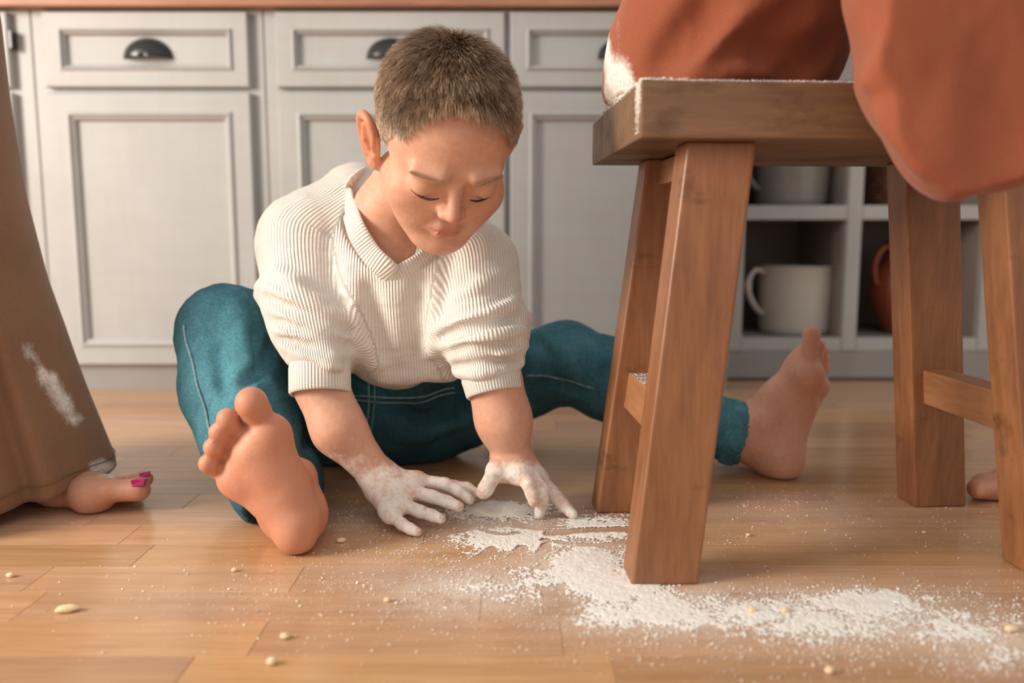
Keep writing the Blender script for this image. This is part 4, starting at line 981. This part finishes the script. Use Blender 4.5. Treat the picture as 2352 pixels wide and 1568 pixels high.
# ================================================================ the person in brown trousers (left edge)
def brown_person():
    # foot
    Yb = .985
    toes = [((255, 1128), (318, 1124), 1.0, .0135, .0145), ((272, 1112), (334, 1100), 1.028, .0095, .0098), ((270, 1112), (326, 1102), 1.050, .009, .0092), ((262, 1115), (312, 1108), 1.070, .0085, .0088), ((250, 1120), (292, 1115), 1.090, .0085, .0085)]
    f = Field(*bounds([P(-80, 900, 1.1), P(350, 1180, .95), P(-80, 1180, .97), P(350, 1080, 1.14)], .03), .0025)
    ball = P(215, 1138, Yb + .02)
    f.cap(ball, P(205, 1130, Yb + .085), .0235, .019, .012); f.cap(ball, P(252, 1126, 1.0), .022, .015, .012)
    f.chain([P(30, 1100, 1.06), P(130, 1124, 1.025), ball], [.028, .019, .019], .012, .02); f.chain([P(30, 1100, 1.06), P(150, 1118, 1.06), P(225, 1120, 1.065)], [.026, .016, .014], .012, .02)
    f.chain([P(-40, 900, 1.07), P(-40, 1060, 1.07), P(-30, 1095, 1.065)], [.036, .033, .028], .02)
    f.cap(P(200, 1108, 1.03), P(265, 1112, 1.03), .014, .011, .012)
    for a, b, Y, r0, r1 in toes: f.cap(P(*a, Y), P(*b, Y), r0, r1, .005)
    f.plane((0, 0, 1), .0008, .003)
    V, F = f.mesh(1); o = mesh_obj('person', V, F, M['skin2'], None, True)
    tag(o, 'person in wide brown trousers at the left edge, bare foot with red nails', 'person')
    x, y = proj(V); fattr(o, 'flour', .75 * np.exp(-(((x - 262) / 60) ** 2 + ((y - 1092) / 14) ** 2)) + .06); fattr(o, 'blush', .25 * np.ones(len(V))); fattr(o, 'lip', np.zeros(len(V)))
    nails(None, [(P(*b, Y), P(*a, Y), r1) for a, b, Y, r0, r1 in toes], 0, M['nail_red'], o, (-.1, -.35, .9))
    # wide trouser leg: rings from the hem up
    edge = [(-60, 200), (0, 195), (190, 0), (430, 42), (640, 98), (760, 143), (900, 190), (1000, 226), (1072, 250)]
    ex = np.array([-120, -18, 2, 42, 98, 143, 190, 226, 250.]); ey = np.array([-500, 0, 190, 430, 640, 760, 900, 1000, 1072.])
    nz, na = 80, 240; V = []; Fc = []; Yc = 1.065
    for j in range(nz + 1):
        t = j / nz; z = 0.0 + 0.95 * t ** 1.15
        for i in range(na):
            an = 2 * math.pi * i / na; ca, sa = math.cos(an), math.sin(an)      # an = 0 towards +x, pi/2 away from the camera
            lift = float(np.interp(an, [0, .6, 1.6, 2.6, 4.6, 5.0, 5.3, 5.6, 5.9, 6.1, 6.29], [.026, .024, .02, .004, .0015, .004, .012, .024, .032, .031, .026]))                    # the hem rides up over the foot
            zz = lift * (1 - t) ** 3 + z
            q = P(1176, 784, Yc); py_ = proj((-.6, Yc, zz))[1]; xe = P(np.interp(py_, ey, ex), py_, Yc)[0] - .022 + .018 * (1 - t) ** 3
            cx = -0.735 - .02 * t; r = xe - cx
            fold = 1 + (.030 + .02 * (1 - t)) * math.sin(an * 5 + 1.2 + 1.5 * t) * (0.35 + .65 * (1 - abs(ca) ** 4)) + .018 * math.sin(an * 11 + 3 * t) * (1 - ca ** 4)
            gs = lambda c, w_: math.exp(-((an - c) / w_) ** 2)
            cre = .030 * gs(4.80 + .03 * t, .10) - .045 * gs(4.98 + .02 * t, .06) + .028 * gs(5.20, .12) - .03 * gs(5.62 + .12 * t, .07) + .03 * gs(5.80 + .12 * t, .10) - .02 * gs(4.5, .08)
            ry = (.125 + .035 * (1 - t))
            V.append((cx + r * fold ** .5 * ca + cre * .2, Yc + ry * (fold + cre * 5) * sa - .02 * (1 - t) * max(0, -sa) + 0, zz + .004 * math.sin(an * 4 + .5) * (1 - t) ** 4))
    for j in range(nz):
        for i in range(na): Fc.append((j * na + i, j * na + (i + 1) % na, (j + 1) * na + (i + 1) % na, (j + 1) * na + i))
    g_ = mesh_obj('trouser_leg', V, Fc, M['brown'], o, True); md = g_.modifiers.new('thick', 'SOLIDIFY'); md.thickness = .003; md.offset = -1
    V = np.array(V); x, y = proj(V); fr = V[:, 1] < Yc + .05; fl = np.zeros(len(V))
    pl = [(30, 690), (60, 780), (95, 850), (130, 910), (165, 955)]; dm = np.full(len(V), 1e9)
    for (a0, b0), (a1, b1) in zip(pl[:-1], pl[1:]):
        tt = np.clip(((x - a0) * (a1 - a0) + (y - b0) * (b1 - b0)) / ((a1 - a0) ** 2 + (b1 - b0) ** 2), 0, 1); dm = np.minimum(dm, np.hypot(x - a0 - tt * (a1 - a0), y - b0 - tt * (b1 - b0)))
    fl += (.35 + 1.1 * fbm(x / 26, y / 26, 1.0, 3)) * np.exp(-(dm / 36) ** 2) * np.clip((y - 640) / 220, .1, 1)
    for cx, cy, rx, ry, a, rot in ((235, 1072, 40, 20, 1.3, 0), (48, 905, 10, 12, .6, 0), (15, 530, 16, 120, .35, 0), (130, 1040, 120, 60, .22, 0)):
        dx, dy = x - cx, y - cy; c_, s_ = math.cos(rot), math.sin(rot); fl += a * np.exp(-(((dx * c_ - dy * s_) / rx) ** 2 + ((dx * s_ + dy * c_) / ry) ** 2))
    fattr(g_, 'flour', np.clip(fl, 0, 1) * fr)
    hemp = [V[3 * na + i] for i in range(na)]
    sweep('hem_stitching', [p + np.array([(p[0] + .735) * .006, (p[1] - Yc) * .012, 0.0]) for p in hemp], .0008, M['brown'], g_, 4, True)
brown_person()

# ================================================================ the person in terracotta trousers, one knee on the stool
def terra_person():
    z0 = SZT + .0005; 
    f = Field(*bounds([P(1370, 240, .95), P(2480, 460, .7), P(1390, -330, 1.05), P(2480, -330, 1.05)], .03), .0042)
    kn = P(1660, 120, .90); hip = np.array([.40, .97, .80])
    # leg kneeling on the seat
    f.chain([P(1575, 150, .915), P(1640, 40, .91), P(1720, -120, .93), hip + [-.07, 0, 0]], [.078, .092, .105, .10], .02, .03)
    f.chain([P(1785, 120, .905), P(1795, 0, .91), hip + [-.05, 0, 0]], [.068, .066, .09], .03, .04)
    f.chain([P(1470, 175, .93), P(1535, 60, .93)], [.033, .044], .025); f.cap(P(1428, 215, .965), P(1485, 120, .95), .018, .036, .03)
    # other leg: full cloth hanging in front of the seat
    f.chain([P(2330, -330, .78), P(2205, -60, .72), P(2203, 150, .708), P(2218, 280, .70), P(2196, 376, .694)], [.10, .086, .0765, .060, .0265], .012, .02)
    f.chain([hip + [.0, 0, 0], P(2330, -330, .80)], [.10, .10], .04, .04)
    f.chain([P(2420, -100, .74), P(2410, 150, .72), P(2325, 330, .70)], [.08, .062, .028], .030, .02)
    # folds
    ridge(f, [(1790, -20), (1700, 80), (1620, 150), (1590, 178)], .022, .007, .014); ridge(f, [(1650, -10), (1580, 70), (1500, 160)], .022, -.009, .014, 'sub')
    ridge(f, [(1850, 10), (1750, 100), (1640, 165)], .022, -.008, .014, 'sub'); ridge(f, [(1590, 180), (1680, 166), (1790, 156)], .010, .005, .010)
    ridge(f, [(1740, 120), (1830, 125), (1915, 90)], .014, -.006, .016, 'sub'); ridge(f, [(1800, 172), (1860, 150), (1900, 120)], .012, -.004, .014, 'sub')
    ridge(f, [(2045, -30), (2042, 40), (2062, 95), (2050, 150)], .009, -.0055, .010, 'sub'); ridge(f, [(2075, -30), (2080, 50), (2075, 110)], .010, .006, .012)
    ridge(f, [(2222, -30), (2212, 60), (2200, 130), (2186, 185)], .007, -.0045, .009, 'sub'); ridge(f, [(2250, -30), (2245, 80), (2230, 170)], .010, .0065, .012)
    ridge(f, [(2002, 190), (2050, 140), (2110, 70), (2140, 0)], .010, .006, .014); ridge(f, [(2300, 120), (2318, 220), (2330, 330)], .009, -.006, .012, 'sub'); ridge(f, [(2130, 175), (2200, 200), (2270, 270), (2300, 360)], .008, .005, .016)
    ridge(f, [(2040, 250), (2090, 310), (2140, 390)], .010, .005, .014)
    sl, X, Y, Z = f.block(f.lo, f.lo + f.n * f.res, 0)
    # the seat keeps the kneeling leg above it
    ca, sa = math.cos(-SYAW), math.sin(-SYAW); ox, oy = st.location[0], st.location[1]
    lx = ca * (X - ox) - sa * (Y - oy); ly = sa * (X - ox) + ca * (Y - oy)
    d = np.maximum(np.maximum(-lx - .0, -ly - .002), Z - z0)
    f.put(sl, d + 0 * f.v, .003, 'sub')
    d2 = np.maximum(np.maximum(lx + 0.004, Z - z0 + .0), 0 * Y - 1); f.put(sl, np.where(Y > .80, d2, 1.0) + 0 * f.v, .004, 'sub')
    f.plane((0, 0, -1), -.86, .01)
    V, F = f.mesh(2); V0 = V; V = wrinkle(V, F, .0028, (15, 15, 9), 1.0, 9.1); V = np.where(((V0[:, 2] < z0 + .004) & (V0[:, 1] > .775))[:, None], V0, V)
    t = empty('person', (.40, .9, z0)); tag(t, 'person in terracotta trousers kneeling on the stool', 'person')
    o = mesh_obj('trousers', V - np.array([.40, .9, z0]), F, M['terra'], t, True)
    x, y = proj(V); fl = np.zeros(len(V))
    for cx, cy, rx, ry, a in ((1425, 160, 40, 45, 1.0), (1400, 215, 16, 30, 1.1), (1440, 200, 30, 25, .8), (1420, 60, 10, 60, .6), (1395, 110, 12, 70, .9), (1560, 180, 60, 6, .9), (1622, 52, 5, 8, 1.), (2078, 125, 5, 6, .9)): fl += a * np.exp(-(((x - cx) / rx) ** 2 + ((y - cy) / ry) ** 2))
    fattr(o, 'flour', np.clip(fl, 0, 1))
terra_person()
def back_foot():
    f = Field(*bounds([P(2215, 1060, 1.06), P(2600, 1150, 1.0), P(2600, 700, 1.2)], .05), .003)
    a = P(2262, 1118, 1.05); b = P(2420, 1105, 1.06)
    f.chain([a, P(2330, 1118, 1.055), b], [.0185, .022, .034], .01, .02); f.chain([P(2275, 1116, 1.085), b + [0, .03, 0]], [.016, .03], .02)
    for i in range(5): f.cap(P(2275, 1120, 1.04 + .017 * i), P(2246 + 5 * i, 1122, 1.035 + .017 * i), .0125 - .0012 * i, .0135 - .0013 * i, .004)
    f.chain([b, b + np.array([.05, .02, .01]), b + np.array([.055, .02, .30])], [.034, .035, .045], .02, .02)
    f.plane((0, 0, 1), .0008, .003)
    V, F = f.mesh(1); o = mesh_obj('person', V, F, M['skin2'], None, True); tag(o, 'person mostly out of frame, bare foot on the floor behind the stool', 'person')
    for k, v in (('flour', .05), ('blush', .35), ('lip', 0)): fattr(o, k, np.full(len(V), v))
    pts = [b + np.array([.055, .02, .20 + .1 * i]) for i in range(6)]
    lathe('trouser_leg', [(.062, .12), (.066, .118), (.07, .2), (.075, .4), (.085, .75), (.08, .75), (.066, .2)], M['terra'], o, 32, tuple(b + np.array([.055, .02, 0])))
    fattr(o.children[0], 'flour', np.zeros(len(o.children[0].data.vertices)))
back_foot()

# ================================================================ flour, dough crumbs
BL = [(1150, 1176, 130, 22, 1.0), (1180, 1236, 150, 28, .90), (1370, 1212, 95, 30, 1.0), (1350, 1296, 85, 40, 1.15), (1420, 1342, 120, 44, 1.1), (1260, 1322, 120, 36, .62),
      (1140, 1352, 150, 44, .42), (1500, 1405, 190, 42, .85), (1720, 1405, 180, 42, .74), (1985, 1384, 130, 30, 1.0), (1900, 1432, 260, 46, .70), (2200, 1440, 180, 46, .55), (2310, 1505, 110, 34, .42), (1000, 1372, 90, 36, .30), (1090, 1270, 90, 22, .35)]
TK = [([(1056, 1298), (1092, 1288), (1131, 1262)], 9), ([(1138, 1302), (1172, 1286), (1200, 1258)], 9), ([(1189, 1298), (1216, 1294), (1243, 1272), (1256, 1252)], 8), ([(1250, 1241), (1308, 1249), (1376, 1252), (1440, 1246)], 6),
      ([(1262, 1226), (1342, 1219), (1440, 1216)], 9), ([(1172, 1194), (1223, 1209), (1301, 1212)], 4.5), ([(1179, 1209), (1240, 1217), (1290, 1219)], 4), ([(1250, 1184), (1310, 1189)], 5), ([(1020, 1226), (1066, 1216), (1100, 1203)], 7), ([(1110, 1218), (1150, 1228), (1190, 1225)], 5)]
def density(x, y):
    D = np.zeros_like(x)
    for cx, cy, rx, ry, a in BL: D = np.maximum(D, a * np.exp(-(np.abs((x - cx) / rx) ** 2.4 + np.abs((y - cy) / ry) ** 2.4))) + .12 * a * np.exp(-(((x - cx) / (rx * 1.5)) ** 2 + ((y - cy) / (ry * 1.5)) ** 2))
    for pl, wd in TK:
        pl = np.array(cr([np.array([a, b * 2.2, 0]) for a, b in pl], 6))[:, :2]; dm = np.full(x.shape, 1e9)
        for a, b in zip(pl[:-1], pl[1:]):
            ab = b - a; t = np.clip(((x - a[0]) * ab[0] + (y * 2.2 - a[1]) * ab[1]) / (ab @ ab), 0, 1); dm = np.minimum(dm, np.hypot(x - a[0] - t * ab[0], y * 2.2 - a[1] - t * ab[1]))
        D = D * np.clip((dm - wd * 1.15) / (wd * .5), 0.04, 1) + .22 * D * np.exp(-((dm - wd * 2.2) / (wd * .6)) ** 2)
    return D
def flour_sheet():
    res = .0011; xs = np.arange(-.20, .66, res); ys = np.arange(.58, 1.05, res); X, Y = np.meshgrid(xs, ys, indexing='ij')
    px, py = proj(np.stack([X, Y, 0 * X], -1)); D = density(px, py)
    n1 = fbm(X * 80, Y * 80, 0, 3); n2 = fbm(X * 420, Y * 420, 5, 2)
    K = D + .80 * (n1 - .5) + .9 * (n2 - .5); on = (K > .50) & (px < 2420) & (px > 700)
    Hh = np.clip(K - .50, 0, .5) * (.0008 + .0018 * np.clip(n2 - .35, 0, 1)) + .0022 * np.clip(D - .6, 0, 1) * n1 + .006 * np.exp(-(((px - 1150) / 70) ** 2 + ((py - 1168) / 14) ** 2))
    cell = on[:-1, :-1] & on[1:, :-1] & on[:-1, 1:] & on[1:, 1:]
    vid = -np.ones(on.shape, int); use = np.zeros(on.shape, bool); use[:-1, :-1] |= cell; use[1:, :-1] |= cell; use[:-1, 1:] |= cell; use[1:, 1:] |= cell
    vid[use] = np.arange(use.sum()); V = np.stack([X[use] + (RNG.random(use.sum()) - .5) * res * .6, Y[use] + (RNG.random(use.sum()) - .5) * res * .6, .0004 + Hh[use]], 1)
    q = np.argwhere(cell); i, j = q.T; F = np.stack([vid[i, j], vid[i + 1, j], vid[i + 1, j + 1], vid[i, j + 1]], 1)
    o = mesh_obj('flour_layer', V, F, M['flour'], None, True); tag(o, 'white flour spread over the floor with finger tracks in it', 'flour', kind='stuff')
    md = o.modifiers.new('thick', 'SOLIDIFY'); md.thickness = .0004; md.offset = -1
TET = np.array([[1, 1, 1], [1, -1, -1], [-1, 1, -1], [-1, -1, 1]]) / math.sqrt(3)
def grain_mesh(name, pts, rad, label, squash=.7):
    n = len(pts); a = RNG.random((n, 3)) * 2 * math.pi
    ca, sa = np.cos(a[:, 0]), np.sin(a[:, 0]); V = np.zeros((n, 4, 3))
    for k in range(4):
        x, y, z = TET[k]; V[:, k, 0] = ca * x - sa * y; V[:, k, 1] = sa * x + ca * y; V[:, k, 2] = z * squash
    V = V * rad[:, None, None] * (1 + .5 * RNG.random((n, 4, 1))) + pts[:, None, :]
    F = (np.arange(n)[:, None, None] * 4 + np.array([[0, 1, 2], [0, 3, 1], [0, 2, 3], [1, 3, 2]])[None]).reshape(-1, 3)
    o = mesh_obj(name, V.reshape(-1, 3), F, M['flour']); tag(o, label, 'flour', kind='stuff'); return o
def flour_dust():
    N_ = 900000; x = RNG.random(N_) * 2700 - 170; y = 1110 + RNG.random(N_) * 470
    D = .55 * np.clip(density(x, y), 0, 1) ** 1.2
    for cx, cy, rx, ry, a in ((560, 1345, 330, 60, .03), (820, 1320, 150, 60, .08), (820, 1190, 90, 50, .10), (1880, 1180, 260, 55, .035), (1750, 1130, 120, 40, .03), (1690, 1230, 60, 40, .05), (2150, 1460, 320, 90, .14), (1650, 1480, 420, 50, .07), (1100, 1420, 350, 60, .05), (900, 1260, 130, 40, .06), (2250, 1230, 120, 60, .02), (1150, 1250, 220, 60, .2), (640, 1440, 300, 60, .012)):
        D += a * np.exp(-(((x - cx) / rx) ** 2 + ((y - cy) / ry) ** 2))
    pts = np.array([0, 0, CAMH]) + 0.0
    d = FW[None] * FPX + RT[None] * (x - 1176)[:, None] + UP[None] * (784 - y)[:, None]; G_ = np.array([0, 0, CAMH]) + d * (-CAMH / d[:, 2])[:, None]
    cl = .25 + 1.6 * np.clip(fbm(G_[:, 0] * 45, G_[:, 1] * 45, 2, 3) - .32, 0, 1) * 1.6
    keep = RNG.random(N_) < D * cl * .42 * (1.0 / (.5 + (y - 1110) / 300)); p = G_[keep]
    r = .00028 + .0009 * RNG.random(len(p)) ** 4 + .00012 * (p[:, 1] < .8)
    p[:, 2] = r * .5 + .0002; print('grains', len(p))
    grain_mesh('flour_dust', p, r, 'scattered flour grains dusting the floor boards')
flour_sheet(); flour_dust()
def crumb(px, py, L, Wd, rot, label, seed):
    g = G(px, py); rg = np.random.default_rng(seed); bm = bmesh.new(); bmesh.ops.create_icosphere(bm, subdivisions=3, radius=1.0)
    for v in bm.verts:
        c = np.array(v.co); k = 1 + .45 * (fbm(c[0] * 1.6 + seed, c[1] * 1.6, c[2] * 1.6, 3) - .5) ; c = c * k * np.array([L, Wd, Wd * .8]); c[2] = max(c[2], -Wd * .62)
        a = rot; v.co = (c[0] * math.cos(a) - c[1] * math.sin(a), c[0] * math.sin(a) + c[1] * math.cos(a), c[2] + Wd * .62)
    o = bm_obj('dough_crumb', bm, M['dough'], None, True); o.location = (g[0], g[1], .0004); tag(o, label, 'crumb', 'dough crumbs on the floor')
for i, (x, y, L, Wd, rot, lb) in enumerate(((155, 1405, .0105, .0045, .3, 'largest pale dough crumb, alone in the front left of the floor'), (784, 1245, .0055, .0035, .5, 'double dough crumb right of the boy\'s heel'), (655, 1466, .0042, .0034, 0, 'upper of two dough crumbs at the front, below the heel'), (625, 1525, .0042, .0038, 1.2, 'dough crumb nearest the bottom edge'),
        (2322, 1450, .0065, .0040, .2, 'dough crumb in the flour at the right edge'), (24, 1325, .0042, .0030, 0, 'small dough crumb at the left edge of the floor'), (539, 1312, .0032, .0026, .3, 'tiny dough crumb in front of the boy\'s foot'), (1805, 1406, .0050, .0032, .6, 'yellowish dough crumb in the flour right of the stool leg'), (1718, 1231, .0026, .0022, 0, 'tiny round crumb between the stool legs'), (2122, 1225, .0034, .0022, .8, 'white crumb in front of the rear stool leg'),
        (890, 1381, .0030, .0026, 0, 'tiny crumb at the left end of the flour band'), (1905, 1545, .0036, .0034, 0, 'dough crumb at the bottom right of the floor'), (1728, 1405, .0040, .0030, .1, 'rounded crumb in flour, just right of the front stool leg'))): crumb(x, y, L, Wd, rot, lb, i + 3)
# flour on the stool
def stool_flour():
    ca, sa = math.cos(SYAW), math.sin(SYAW)
    def W_(lx, ly, z): return np.stack([st.location[0] + ca * lx - sa * ly, st.location[1] + sa * lx + ca * ly, z], -1)
    n = 5200; lx = np.abs(RNG.normal(0, .014, n)); ly = RNG.random(n) * .23; hgt = np.exp(-((ly - .17) / .05) ** 2)
    z = SZT + .0006 + RNG.random(n) * (.0015 + .008 * hgt * np.exp(-(lx / .012) ** 2)); r = .0006 + .0012 * RNG.random(n) ** 2
    lx2 = RNG.random(1500) * .22; ly2 = np.abs(RNG.normal(0.001, .006, 1500)); z2 = SZT + .0004 + .0008 * RNG.random(1500); r2 = .0004 + .0007 * RNG.random(1500) ** 2
    k = 900; ly3 = np.abs(.014 + .006 * RNG.normal(0, 1, k)); z3 = SZT - np.abs(RNG.normal(0, .020, k)); z3 = np.maximum(z3, SZB + .006); r3 = .0004 + .0006 * RNG.random(k)
    p = np.concatenate([W_(lx, ly, z), W_(lx2, ly2, z2), W_(np.zeros(k) - .0002, ly3, z3)]); grain_mesh('flour_heap', p, np.concatenate([r, r2, r3]), 'flour heaped along the left end of the stool seat')
    k = 1800; lx = .050 - .050 * .58 + (.067 - .034) * .45 + RNG.random(k) * .034; ly = .06 + RNG.random(k) * .145; z = np.full(k, .1783)
    grain_mesh('flour_dust', W_(lx, ly, z), .0003 + .0005 * RNG.random(k) ** 2, 'flour dusting the top of the left stool stretcher')
stool_flour()
